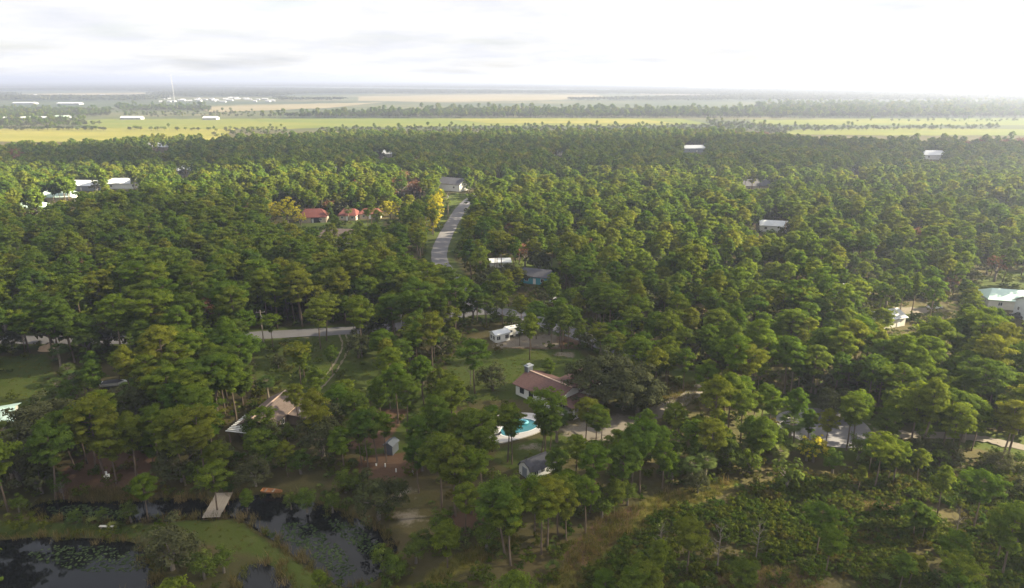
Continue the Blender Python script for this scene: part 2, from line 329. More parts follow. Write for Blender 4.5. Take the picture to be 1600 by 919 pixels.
def edge(mask, amt=.75, lo=.40, hi=.60):
    return tramp(t, tmath(t, 'ADD', mask, tmath(t, 'MULTIPLY', tmath(t, 'SUBTRACT', nA, .5), amt)), [(lo, (0, 0, 0)), (hi, (1, 1, 1))])
lawnc = tmix(t, tramp(t, nB, [(.3, (0, 0, 0)), (.7, (1, 1, 1))]), (.042, .066, .011), (.068, .080, .017)); lawnc = tmix(t, tmath(t, 'MULTIPLY', tramp(t, nA, [(.5, (0, 0, 0)), (.75, (1, 1, 1))]), .55), lawnc, (.12, .098, .045)); lawnc = tmix(t, tmath(t, 'MULTIPLY', nC, .3), lawnc, (.06, .085, .02))
trailc = tmix(t, nA, (.125, .135, .022), (.15, .11, .035)); trailc = tmix(t, tmath(t, 'MULTIPLY', nC, .5), trailc, (.09, .085, .02))
litc = tmix(t, nA, (.085, .048, .030), (.145, .092, .060)); sandc = tmix(t, nC, (.12, .10, .07), (.25, .22, .185))
c = tmix(t, edge(at.outputs['Alpha']), c, trailc); c = tmix(t, edge(sx.outputs[0], .7), c, lawnc); c = tmix(t, edge(sx.outputs[2], .9), c, litc); c = tmix(t, edge(sx.outputs[1], 2.2, .5, .95), c, sandc)
sp = t.nodes.new('ShaderNodeSeparateXYZ'); t.links.new(v, sp.inputs[0])          # farmland and marsh well beyond the woods
mp = t.nodes.new('ShaderNodeMapping'); mp.inputs[3].default_value = (.0011, .0021, 1); t.links.new(v, mp.inputs[0]); big = tnoise(t, 1, 7, .62, mp.outputs[0], .4)
mp2 = t.nodes.new('ShaderNodeMapping'); mp2.inputs[3].default_value = (.012, .02, 1); t.links.new(v, mp2.inputs[0]); mid = tnoise(t, 1, 5, .6, mp2.outputs[0])
farc = tramp(t, big, [(.30, (.030, .045, .026)), (.44, (.045, .062, .034)), (.53, (.075, .085, .04)), (.61, (.14, .125, .07)), (.70, (.05, .065, .035))]); farc = tmix(t, tmath(t, 'MULTIPLY', tramp(t, mid, [(.45, (0, 0, 0)), (.6, (1, 1, 1))]), .6), farc, (.055, .065, .028))
ff = t.nodes.new('ShaderNodeMapRange'); t.links.new(sp.outputs[1], ff.inputs[0]); ff.inputs[1].default_value = 900; ff.inputs[2].default_value = 1060; c = tmix(t, ff.outputs[0], c, farc)
t.links.new(c, p.inputs['Base Color']); bmp = t.nodes.new('ShaderNodeBump'); bmp.inputs['Strength'].default_value = .6; bmp.inputs['Distance'].default_value = .25; t.links.new(nC, bmp.inputs['Height']); t.links.new(bmp.outputs[0], p.inputs['Normal']); t.links.new(p.outputs[0], o.inputs[0])
me.materials.append(m); g_o = bpy.data.objects.new('ground', me); COL.objects.link(g_o); tag(g_o, kind='structure')

def sheet(name, poly, z, mat, kind='structure'):
    o = MB(); bm = bmesh.new(); vs = [bm.verts.new((x, y, z)) for x, y in poly]; bm.faces.new(vs); bmesh.ops.triangulate(bm, faces=bm.faces[:]); bmesh.ops.recalc_face_normals(bm, faces=bm.faces)
    if sum(f.normal.z for f in bm.faces) < 0: bmesh.ops.reverse_faces(bm, faces=bm.faces)
    me = bpy.data.meshes.new(name); bm.to_mesh(me); bm.free(); me.materials.append(mat); ob = bpy.data.objects.new(name, me); COL.objects.link(ob); tag(ob, kind=kind); return ob
for g in PONDG.values():
    cxy = np.mean(g, 0); sheet('pond', [tuple(cxy+(np.array(q)-cxy)*1.03) for q in g], -.42, POND)
def ribbon(name, pts, w, z, mat, jit=.12):
    L = []; R = []
    for i, q in enumerate(pts):
        tn = pts[min(i+1, len(pts)-1)]-pts[max(i-1, 0)]; tn = tn/np.linalg.norm(tn); nn = np.array([-tn[1], tn[0]]); j1, j2 = RNG.normal(0, jit, 2)
        L.append(q+nn*(w/2+j1)); R.append(q-nn*(w/2+j2))
    n = len(pts); b = MB(); b.add([(*q, z) for q in L]+[(*q, z) for q in R], [(i, i+1, n+i+1, n+i) for i in range(n-1)]); o = b.build(name, mat); tag(o, kind='structure'); return o
ribbon('road', RA, 6.4, .135, ASPH); ribbon('side_road', RB, 6.6, .143, ASPH)
sheet('turning_circle', [tuple(CUL+np.array([cos(a)*(9.4+.3*sin(3*a)), sin(a)*(8.6+.3*cos(5*a))])) for a in np.linspace(0, 2*pi, 40)[:-1]], .151, ASPH)
ribbon('sandy_track', TR, 2.8, .14, SANDY, .3); ribbon('driveway', DR, 4.2, .14, SANDY, .4)
for s in (-.85, .85):
    off = []
    for i, q in enumerate(DL):
        tn = DL[min(i+1, len(DL)-1)]-DL[max(i-1, 0)]; tn /= np.linalg.norm(tn); off.append(q+s*np.array([-tn[1], tn[0]]))
    ribbon('wheel_rut', off, .5, .13, RUT, .1)

# far fields: sheets with ragged edges, lying on the ground beyond the woods
def fieldmat(name, a, b, dk):
    m, t, o = newmat(name); p = t.nodes.new('ShaderNodeBsdfPrincipled'); p.inputs['Roughness'].default_value = .95; p.inputs['Specular IOR Level'].default_value = .05; v = pos(t)
    mp = t.nodes.new('ShaderNodeMapping'); mp.inputs[3].default_value = (.004, .012, 1); t.links.new(v, mp.inputs[0]); n1 = tnoise(t, 1, 6, .65, mp.outputs[0]); n2 = tnoise(t, .05, 5, .7, v)
    c = tmix(t, tramp(t, n1, [(.36, (0, 0, 0)), (.62, (1, 1, 1))]), a, b); c = tmix(t, tmath(t, 'MULTIPLY', tramp(t, n2, [(.5, (0, 0, 0)), (.72, (1, 1, 1))]), .55), c, dk); t.links.new(c, p.inputs['Base Color']); t.links.new(p.outputs[0], o.inputs[0]); return m
FG = fieldmat('pasture_grass', (.095, .125, .026), (.145, .15, .032), (.07, .085, .026)); FY = fieldmat('dry_grass', (.15, .15, .032), (.21, .19, .045), (.11, .11, .035)); FT = fieldmat('tan_marsh', (.16, .14, .08), (.21, .18, .12), (.11, .10, .06))
def field(px, z, mat, name='field'):
    pts = []
    for i in range(len(px)):
        a = np.array(px[i], float); b = np.array(px[(i+1) % len(px)], float); n = max(2, int(np.linalg.norm(b-a)/14))
        for k in range(n): q = a+(b-a)*k/n; pts.append((q[0], q[1]+RNG.normal(0, .25)))
    sheet(name, gp(pts), z, mat)
field([(-30, 202), (180, 199.5), (370, 202), (330, 222), (150, 222), (-30, 222)], .25, FY)
field([(60, 191), (170, 186.5), (400, 186), (420, 203), (330, 201.5), (180, 201)], .4, FG)
field([(400, 186), (800, 185), (1060, 185.5), (1112, 194), (980, 197), (760, 197), (500, 200), (420, 203)], .25, FG)
field([(700, 187), (1000, 187), (1060, 193), (760, 193)], .5, FY)
field([(1170, 188), (1400, 186), (1640, 185), (1640, 196), (1300, 196), (1180, 195)], .25, FG)
field([(1250, 203), (1400, 200), (1640, 203), (1640, 212), (1400, 212), (1200, 210)], .3, FG)
field([(560, 151), (780, 147.5), (930, 148.5), (960, 154), (700, 160), (560, 158)], .5, FT); field([(300, 168), (470, 163), (600, 160), (500, 170), (330, 176)], .5, FT)
field([(1000, 146.5), (1500, 146.5), (1500, 149), (1000, 149)], .7, FT); field([(20, 147), (220, 145), (240, 147), (20, 152)], .7, FT)

# ------------------------------------------------------------------ buildings
def roof_mesh(L, W, z, rise, ov, hip=0.0, th=.16):
    b = MB(); a, w = L/2+ov, W/2+ov; s = rise/(W/2); ze = z-ov*s; zr = z+rise; h = hip*a if hip else 0
    for dz, fl in ((th, 0), (0, 1)):
        pts = [(-a, -w, ze+dz), (a, -w, ze+dz), (a, w, ze+dz), (-a, w, ze+dz), (-a+h, 0, zr+dz), (a-h, 0, zr+dz)]
        if fl == 0: b.add(pts, [(0, 1, 5, 4), (2, 3, 4, 5)]+([(1, 2, 5), (3, 0, 4)] if hip else []))
        else: b.add(pts, [(4, 5, 1, 0), (5, 4, 3, 2)]+([(5, 2, 1), (4, 0, 3)] if hip else []))
    e = [(0, 1), (1, 2), (2, 3), (3, 0)] if hip else [(0, 1), (1, 5), (5, 2), (2, 3), (3, 4), (4, 0)]
    b.f += [(i, j, j+6, i+6) for i, j in e]; b.m += [0]*len(e); return b
def window(root, x, y, z, w, h, side, frame=WHITE):
    """side: unit outward direction in the house's own axes"""
    rz = atan2(side[1], side[0])+pi/2; d = .05
    f = MB(); cx, cy = x+side[0]*.03, y+side[1]*.03
    for (u, k, ww, hh) in ((0, h/2+.05, w+.2, .1), (0, -h/2-.05, w+.2, .1), (-w/2-.05, 0, .1, h), (w/2+.05, 0, .1, h), (0, 0, .06, h)):
        f.box((cx+u*cos(rz), cy+u*sin(rz), z+k), (ww, .1, hh), rz)
    fo = f.build('window', frame, root); MB().box((x+side[0]*.012, y+side[1]*.012, z), (w, .05, h), rz).build('pane', GLASS, fo); return fo
def door(root, x, y, w, h, side, mat=WHITE, name='door'):
    rz = atan2(side[1], side[0])+pi/2
    d = MB().box((x+side[0]*.03, y+side[1]*.03, h/2+.05), (w, .1, h), rz).build(name, mat, root)
    if w < 1.5: MB().box((x+side[0]*.1+cos(rz)*w*.38, y+side[1]*.1+sin(rz)*w*.38, 1.05), (.12, .06, .06), rz).build('handle', STEEL, d)
    return d
def gable_wall(L, W, h, rise):
    return MB().extrude([(-W/2, 0), (W/2, 0), (W/2, h), (0, h+rise), (-W/2, h)], 'x', -L/2, L/2)
def house(name, label, cat, c, rz, L, W, h, rise, wall, roof, ov=.5, hip=0, wins=4, ridge=None, group=None, frame=WHITE, dr=True):
    r = empty(name, (c[0], c[1], 0), rz); tag(r, label, cat, group)
    if hip: MB().box((0, 0, h/2), (L, W, h)).build('wall', wall, r)
    else: gable_wall(L, W, h-.02, rise-.02).build('wall', wall, r)
    ro = roof_mesh(L, W, h, rise, ov, hip).build('roof', roof, r)
    if ridge: MB().box((0, 0, h+rise+.17), (L+2*ov-(2*hip*(L/2+ov)), .3, .12)).build('ridge_cap', ridge, ro)
    if wins:
        for s in (-1, 1):
            for k in range(wins):
                x = -L/2+L*(k+.7)/(wins+.4)
                if s < 0 and dr and k == wins//2: door(r, x, s*W/2, 1.0, 2.05, (0, s)); continue
                window(r, x, s*W/2, h*.56, 1.1, 1.1, (0, s), frame)
            window(r, s*L/2, W*.22, h*.56, 1.0, 1.1, (s, 0), frame); window(r, s*L/2, -W*.22, h*.56, 1.0, 1.1, (s, 0), frame)
    return r
D45 = radians(-45); dirm = np.array([cos(D45), sin(D45)]); nrm = np.array([-sin(D45), cos(D45)])
rf = G(827, 580, 4.5)[:2]; MC = rf+dirm*6.3
h1 = house('house', 'white house with a maroon shingled roof and grey chimney beside the swimming pool', 'house', MC, D45, 12.6, 9.0, 2.9, 1.7, WHITE, MAROON, .6, 0, 4, RIDGE, frame=DARK)
b = MB(); b.box((-6.5, 0, 2.9), (1.1, 1.7, 5.8)); ch = b.build('chimney', GREYD, h1)
MB().box((-6.5, 0, 5.9), (1.4, 2.0, .2)).build('chimney_cap', GREYW, ch); MB().box((-6.5, 0, 6.15), (.7, 1.1, .3)).build('flue', STEEL, ch)
# wing set at right angles behind the main roof
w = MB(); w.extrude([(-3.6, 0), (3.6, 0), (3.6, 2.7), (0, 4.1), (-3.6, 2.7)], 'y', 4.4, 12.0); w.v = [(x+2.6, y, z) for x, y, z in w.v]; wo = w.build('wing_wall', WHITE, h1)
rw = roof_mesh(9.2, 7.2, 2.7, 1.45, .55); rw.v = [(2.6-y, 8.0+x, z) for x, y, z in rw.v]; rw.build('wing_roof', MAROON, h1)
window(h1, -1.0, 8.0, 1.6, 1.1, 1.1, (-1, 0), DARK); window(h1, 6.2, 8.0, 1.6, 1.4, 1.1, (1, 0), DARK)
po = MB().box((9.0, -1.0, 2.55), (4.6, 7.2, .18)).build('porch_roof', MAROON, h1)
for k in range(4): MB().box((11.1, -4.3+k*2.2, 1.23), (.16, .16, 2.46)).build('porch_post', WHITE, h1)
MB().box((9.0, -1.0, .16), (4.8, 7.4, .24)).build('porch_floor', DECK, h1)
window(h1, 6.3, -2.6, 1.35, 2.2, 2.0, (1, 0), WHITE)
# swimming pool and its deck
DK = smooth(gp([(752, 690), (757, 664), (772, 651), (806, 646), (846, 648), (857, 658), (852, 670), (836, 680), (806, 689), (775, 696)]), 2)
PWL = smooth(gp([(778, 680), (784, 668), (797, 662), (806, 656), (824, 655), (840, 660), (842, 669), (828, 676), (806, 680), (793, 686)]), 2)
dk = MB(); n = len(DK); m2 = len(PWL)
def ringpts(poly, k=64):
    c = np.mean(PWL, 0); o = []
    for a in np.linspace(0, 2*pi, k, endpoint=False):
        d = np.array([cos(a), sin(a)]); best = 0
        for i in range(len(poly)):
            p1 = np.array(poly[i])-c; p2 = np.array(poly[(i+1) % len(poly)])-c; e = p2-p1; den = d[0]*e[1]-d[1]*e[0]
            if abs(den) < 1e-9: continue
            tt = (p1[0]*e[1]-p1[1]*e[0])/den; uu = (p1[0]*d[1]-p1[1]*d[0])/den
            if 0 <= uu <= 1 and tt > best: best = tt
        o.append(tuple(c+d*best))
    return o
oD, oP = ringpts(DK), ringpts(PWL); K = 64
vs = [(x, y, .30) for x, y in oD]+[(x, y, .30) for x, y in oP]+[(x, y, 0) for x, y in oD]+[(x, y, -.2) for x, y in oP]
dk.add(vs, [(i, (i+1) % K, K+(i+1) % K, K+i) for i in range(K)]+[(i, (i+1) % K, 2*K+(i+1) % K, 2*K+i) for i in range(K)]+[(K+i, K+(i+1) % K, 3*K+(i+1) % K, 3*K+i) for i in range(K)])
tag(dk.build('pool_deck', DECK), kind='structure')
cp = np.mean(oP, 0); pool = empty('swimming_pool', (cp[0], cp[1], 0)); tag(pool, 'kidney shaped swimming pool with turquoise water in a pale concrete deck', 'swimming pool')
MB().add([(x-cp[0], y-cp[1], .19) for x, y in oP], [tuple(range(K))]).build('water', POOLW, pool)
cb = MB(); i2 = [tuple(cp+(np.array(q)-cp)*.955) for q in oP]; o2 = [tuple(cp+(np.array(q)-cp)*1.02) for q in oP]
cb.add([(x-cp[0], y-cp[1], .345) for x, y in i2+o2]+[(x-cp[0], y-cp[1], .2) for x, y in i2], [(i, (i+1) % K, K+(i+1) % K, K+i) for i in range(K)]+[(i, (i+1) % K, 2*K+(i+1) % K, 2*K+i) for i in range(K)]); cb.build('coping', WHITE, pool)
fl = G(817, 662)[:2]; b = MB(); R0, r0 = .75, .24; vs = []; fs = []
for i in range(18):
    for k in range(8): a, q = 2*pi*i/18, 2*pi*k/8; vs.append(((R0+r0*cos(q))*cos(a)*1.3, (R0+r0*cos(q))*sin(a), .26+r0*sin(q)))
fs = [(i*8+k, ((i+1) % 18)*8+k, ((i+1) % 18)*8+(k+1) % 8, i*8+(k+1) % 8) for i in range(18) for k in range(8)]
o = b.add(vs, fs).build('pool_float', BLUEF, None, True); o.location = (fl[0], fl[1], .1); tag(o, 'pale blue inflatable ring floating on the pool water', 'pool float')
def chair(px, py, rz, label):
    q = G(px, py); r = empty('lounge_chair', (q[0], q[1], .30), rz); tag(r, label, 'chair', 'chairs on the pool deck')
    MB().box((0, 0, .36), (1.25, .6, .08)).build('seat', DARK, r); b = MB(); b.add([(.6, -.3, .36), (.6, .3, .36), (1.1, .3, .85), (1.1, -.3, .85), (.66, -.3, .32), (.66, .3, .32), (1.16, .3, .81), (1.16, -.3, .81)], [(0, 1, 2, 3), (7, 6, 5, 4), (0, 1, 5, 4), (2, 3, 7, 6), (1, 2, 6, 5), (0, 3, 7, 4)]); b.build('backrest', DARK, r)
    for x in (-.55, .5):
        for y in (-.26, .26): MB().box((x, y, .16), (.06, .06, .32)).build('leg', STEEL, r)
chair(775, 684, .4, 'dark lounge chair on the pale deck beside the pool end nearest the white shed'); chair(841, 652, 2.0, 'dark lounge chair between the pool and the porch posts')
# gambrel shed
sa = G(814, 742)[:2]; sdir = np.array([.80, .60]); srz = atan2(sdir[1], sdir[0]); scn = sa+sdir*3.0+np.array([.6, -.8])*1.0
sh = empty('shed', (scn[0], scn[1], 0), srz); tag(sh, 'white barn-style shed with dark slate roof and weathervane beyond the lawn', 'shed')
prof = [(-1.7, 0), (1.7, 0), (1.7, 1.7), (1.15, 2.5), (0, 3.0), (-1.15, 2.5), (-1.7, 1.7)]; MB().extrude(prof, 'x', -2.9, 2.9).build('wall', WHITE, sh)
rp = [(-1.85, 1.62), (-1.22, 2.56), (0, 3.1), (1.22, 2.56), (1.85, 1.62), (1.97, 1.70), (1.29, 2.68), (0, 3.24), (-1.29, 2.68), (-1.97, 1.70)]
rr = MB(); 
for i in range(4):
    q = [rp[i], rp[i+1], rp[8-i], rp[9-i]]; rr.extrude(q, 'x', -3.1, 3.1)
rr.build('roof', SLATE, sh); door(sh, -2.9, 0, 1.3, 1.95, (-1, 0), GREYW); window(sh, 0, -1.7, 1.2, .8, .7, (0, -1), WHITE); window(sh, -1.6, -1.7, 1.2, .8, .7, (0, -1), WHITE)
wv = MB(); wv.tube([(-2.6, 0, 3.2), (-2.6, 0, 4.2)], .04); wv.box((-2.6, 0, 3.95), (.8, .05, .12)); wv.box((-2.6, 0, 3.7), (.05, .6, .05)); wv.build('weathervane', DARK, sh)
# white portable building and camper beside it
q = G(781, 531); pb = house('portable_shed', 'white portable building with a pale metal gable roof beside the camper trailer', 'shed', q, radians(32), 4.6, 3.2, 2.3, .6, WHITE, WMETAL, .25, 0, 3)
q = G(800, 524); cm = empty('camper_trailer', (q[0]+.4, q[1]+.3, 0), radians(28)); tag(cm, 'white camper trailer with rounded end parked behind the portable building', 'trailer')
MB().extrude([(-2.6, .55), (2.4, .55), (2.9, 1.0), (2.9, 1.9), (2.3, 2.6), (-2.3, 2.6), (-2.75, 2.2), (-2.75, .9)], 'y', -1.1, 1.1)
bb = MB(); bb.extrude([(-2.6, .55), (2.4, .55), (2.9, 1.0), (2.9, 1.9), (2.3, 2.6), (-2.3, 2.6), (-2.75, 2.2), (-2.75, .9)], 'y', -1.1, 1.1); bb.build('body', WHITE, cm)
for s in (-1, 1):
    for x in (-1.4, .9): window(cm, x, s*1.1, 1.75, .8, .5, (0, s), STEEL)
    wl = MB(); wl.tube([(0, s*.85, .33), (0, s*1.08, .33)], .33, 14); wl.build('wheel', TYRE, cm)
door(cm, -.25, -1.1, .65, 1.8, (0, -1), OFFW); MB().box((3.4, 0, .5), (1.2, .12, .12)).build('hitch', STEEL, cm); MB().box((-.4, 0, 2.72), (.9, .7, .22)).build('roof_vent', OFFW, cm)
# small grey garden shed
q = G(612, 706); house('garden_shed', 'small blue-grey garden shed under the pines by the needle-covered bed', 'shed', q, radians(70), 2.4, 1.8, 2.0, .5, GREYD, GREYD, .2, 0, 0)
# neighbour: brown shingled house
rA = G(401, 649, 4.6)[:2]; rB = G(440, 616, 4.6)[:2]; v2 = (rB-rA)/np.linalg.norm(rB-rA); bz = atan2(v2[1], v2[0]); bc = (rA+rB)/2
h2 = house('house', 'brown-walled house with a brown shingled roof and pale ridge cap by the wheel ruts', 'house', bc, bz, 12.4, 6.8, 2.9, 1.7, DTAN, BROWNR, .5, 0, 4, RIDGE)
lo = MB(); lo.extrude([(-7.4, 0), (-3.45, 0), (-3.45, 2.35), (-7.4, 1.9)], 'x', .6, 7.0); lo.build('lean_to_wall', DTAN, h2)
lr = MB(); lr.extrude([(-7.9, 1.9), (-3.75, 2.46), (-3.75, 2.62), (-7.9, 2.06)], 'x', .1, 6.9); lo = lr.build('lean_to_roof', BROWNR, h2); MB().box((3.5, -3.85, 2.72), (6.8, .25, .12)).build('flashing', RIDGE, lo)
for x, y in ((2.0, -5.6), (4.4, -4.8)): MB().tube([(x, y, 2.1), (x, y, 2.85)], .16, 8).build('roof_vent', WHITE, h2)
q = G(386, 682); pg = empty('pergola', (q[0], q[1], 0), bz); tag(pg, 'white slatted pergola on dark posts beside the brown-roofed house', 'pergola')
for x in (-3, 0, 3):
    for y in (-1.8, 1.8): MB().box((x, y, 1.3), (.18, .18, 2.6)).build('post', WOODB, pg)
for y in (-1.8, 1.8): MB().box((0, y, 2.68), (7, .2, .18)).build('beam', WOODB, pg)
for k in range(11): MB().box((-3.3+k*.66, 0, 2.84), (.34, 4.6, .12)).build('slat', WHITE, pg)
# mint metal barn by the lawn
q = G(6, 640, 4.5); house('barn', 'barn with a pale mint metal roof at the edge of the open lawn', 'barn', (q[0]-5.0, q[1]-3.2), radians(28), 15, 11, 3.2, 1.8, OFFW, MINT, .6, 0, 3, MINT)
# houses across the road and further into the woods
def hh(name, label, px, py, rz, L, W, h, rise, wall, roof, hip=0, wins=3, cat='house', ov=.5, **k):
    q = G(px, py); return house(name, label, cat, q, radians(rz), L, W, h, rise, wall, roof, ov, hip, wins, **k)
h = hh('house', 'turquoise house with a dark slate roof across the road', 840, 440, -20, 10, 7.5, 2.9, 1.8, TEAL, SLATE)
h = hh('carport', 'white metal carport roof standing behind the turquoise house', 781, 417, 8, 7.5, 6, 2.6, .7, WHITE, WMETAL, 0, 1, 'carport', dr=False)
h = hh('house', 'hip-roofed red tiled house with an open dark garage by the golden tree', 491, 345, 8, 13.5, 11, 3.0, 3.2, TAN, REDT, .45); door(h, 1.5, -5.5, 4.6, 2.5, (0, -1), DARK, 'garage_door')  # dark panel paints the shade inside the open garage
h = hh('house', 'smaller red tiled hip-roofed outbuilding next to the red house', 547, 342, -5, 9, 9, 2.8, 2.6, TAN, REDT, .45)
h = hh('house', 'long red tiled house half hidden by trees beyond the outbuilding', 580, 340, 3, 11, 8, 2.8, 2.0, TAN, REDT, .4)
h = hh('house', 'white house with a grey roof at the far end of the side road', 704, 296, -28, 22, 12, 4.6, 3.2, WHITE, SLATE)
h = hh('house', 'beige house with a tan roof among rusty trees beyond the red houses', 637, 304, -12, 26, 12, 3.6, 3.2, TAN, BROWNR, .3)
h = hh('house', 'white metal-roofed house with dark walls deep in the woods', 137, 296, -6, 20, 12, 3.4, 2.6, GREYW, WMETAL)
h = hh('house', 'long white house with a pale grey roof beside the metal-roofed house', 198, 293, 4, 24, 12, 3.6, 2.6, WHITE, WMETAL)
h = hh('house', 'pale green hip-roofed house behind sunlit pines', 93, 314, 10, 20, 14, 3.4, 3.0, OFFW, MINT, .4)
h = hh('house', 'low pale green metal-roofed house nearest the sunlit pines', 52, 331, 14, 15, 11, 3.0, 2.2, OFFW, MINT, .35)
h = hh('barn', 'wide barn with a bright white metal roof at the edge of the far woods', 1085, 237, 4, 27, 15, 4, 2.4, GREYW, WMETAL, 0, 3, 'barn')
h = hh('house', 'white house with a pale roof beside a golden shrub in far woods', 1458, 248, -10, 22, 14, 4, 3.4, WHITE, WMETAL, .35)
h = hh('house', 'white metal-roofed building hidden deep among the sunlit pines', 1207, 360, -15, 12, 7, 3.0, 1.8, WHITE, WMETAL)
h = hh('house', 'grey shingled hip-roofed house beyond the sunlit pine ridge', 1180, 296, 6, 26, 14, 3.4, 3.4, TAN, SLATE, .4)
h = hh('house', 'pale teal metal-roofed house by the sunlit meadow', 1578, 478, -16, 16, 10, 3.2, 2.2, OFFW, MINT, .3)
h = hh('house', 'pale grey house with a dark car parked in front of it', 1628, 500, -10, 12, 9, 4.8, 2.2, WMETAL, STEEL, 0, 3)
h = hh('garage', 'small grey-roofed garage beside the sandy drive in the pines', 1380, 506, 20, 9, 7, 2.8, 1.6, OFFW, STEEL, 0, 2, 'garage')
h = hh('house', 'white cottage with a pale roof glimpsed between pines below the meadow', 1322, 462, 12, 8, 6, 2.6, 1.6, TAN, STEEL, 0, 2)
h = hh('house', 'low tan-roofed house tucked among pines near the red houses', 530, 376, -8, 17, 11, 3, 2.4, OFFW, BROWNR, .35)
h = hh('house', 'grey-roofed ranch house in the shaded woods beyond the pale green houses', 285, 272, 0, 24, 13, 3.4, 3, WHITE, WMETAL, .3)
h = hh('house', 'long grey roof at the edge of woods facing the dry field', 245, 235, 2, 36, 18, 4, 3.4, TAN, STEEL, .3)
for i, (x, y, lb) in enumerate(((592, 243, 'small white roof in the middle of the shaded woods'), (607, 245, 'small grey-white roof next to the white one in the shaded woods'), (527, 268, 'lone white roof in the unbroken shaded woods'), (872, 242, 'pale roof peeping out of dense woods below the bright field'), (1335, 266, 'tiny white cottage between dark woods and sunlit pines'), (687, 262, 'white roof showing above the trees beyond the side road'), (320, 382, 'white cottage roof in the pines below the red houses'))):
    q = G(x, y); house('cottage', lb, 'house', q, radians(15*i), 12, 8, 3, 2.6, WHITE, WMETAL, .4, 0, 0)
# far-off sheds, warehouses and the town beyond the fields
for (x, y, L, Wd, hgt, lb, rm) in ((40, 163, 60, 24, 6, 'long white warehouse among trees beyond the hedgerow', WMETAL), (110, 163.5, 62, 24, 6, 'long white warehouse next to a clump of far trees', WMETAL), (30, 187, 50, 16, 5, 'low white greenhouse row at the edge of the dark hedgerow', WMETAL), (58, 186.5, 45, 14, 5, 'second low white shed along the dark hedgerow', WMETAL), (98, 185, 24, 14, 5, 'pale green-roofed shed by the dark hedgerow', MINT), (207, 187, 36, 14, 6, 'white open-sided hay barn at the edge of the pasture', WMETAL), (330, 187.5, 24, 16, 6, 'white pasture barn standing alone beyond the hedges', WMETAL)):
    q = G(x, y); r = house('warehouse', lb, 'warehouse', q, radians(2), L, Wd, hgt*.65, hgt*.35, PALEW, rm, .5, 0, 0); door(r, L*.2, -Wd/2, 5, hgt*.5, (0, -1), STEEL, 'roller_door'); door(r, -L*.25, -Wd/2, 5, hgt*.5, (0, -1), STEEL, 'roller_door')
proto = None; TN = []
TOWN = [(x, 153.5+RNG.random()*6.5) for x in np.linspace(255, 430, 30)]+[(x, 148+RNG.random()*5) for x in np.linspace(10, 240, 12)]
for i, (x, y) in enumerate(TOWN):
    q = G(x+RNG.normal(0, 3), y); lb = 'tiny white house in the far town beyond the fields' if i < 30 else 'tiny white house scattered across the hazy plain before the horizon'
    if proto is None: proto = gable_wall(1, 1, .55, .45).mesh('town_house', PALEW)
    o = bpy.data.objects.new('town_house', proto); COL.objects.link(o); o.location = (q[0], q[1], 0); o.scale = (11+RNG.random()*14, 9, 4+RNG.random()*2.5); o.rotation_euler = (0, 0, RNG.normal(0, .3)); TN.append((o, i < 30))
SM = ['first', 'second', 'third', 'fourth', 'fifth', 'sixth', 'seventh', 'eighth', 'ninth', 'tenth', 'eleventh', 'twelfth', 'thirteenth', 'fourteenth', 'fifteenth', 'sixteenth', 'seventeenth', 'eighteenth', 'nineteenth']; SM += ['twentieth']+['twenty-'+q_ for q_ in SM[:9]]+['thirtieth']
for tw, ref, txt, gname in ((True, G(273, 160), 'tiny white house in the far town, %s in distance from the radio mast', 'far town houses'), (False, G(40, 163), 'tiny white house on the hazy plain, %s in distance from the long warehouses', 'houses on the hazy plain')):
    for r_, o in enumerate(sorted([o for o, f_ in TN if f_ == tw], key=lambda o: np.hypot(o.location.x-ref[0], o.location.y-ref[1]))): tag(o, txt % SM[r_], 'house', gname)
# radio mast
q = G(273, 160); r = empty('radio_mast', (q[0], q[1], 0)); tag(r, 'thin lattice radio mast rising above the horizon beyond the town', 'mast'); mh = 84
cr = [(1.3*cos(a), 1.3*sin(a)) for a in (0, 2*pi/3, 4*pi/3)]
for x, y in cr: MB().tube([(x, y, 0), (x*.8, y*.8, mh)], .28, 5).build('leg', STEEL, r)
br = MB()
for k in range(14):
    z0 = k*6; 
    for i in range(3): a, c2 = cr[i], cr[(i+1) % 3]; br.tube([(a[0], a[1], z0), (c2[0], c2[1], z0+6)], .14, 4)
br.build('bracing', STEEL, r); MB().tube([(0, 0, mh-2), (0, 0, mh+3)], .2, 5).build('antenna', STEEL, r)

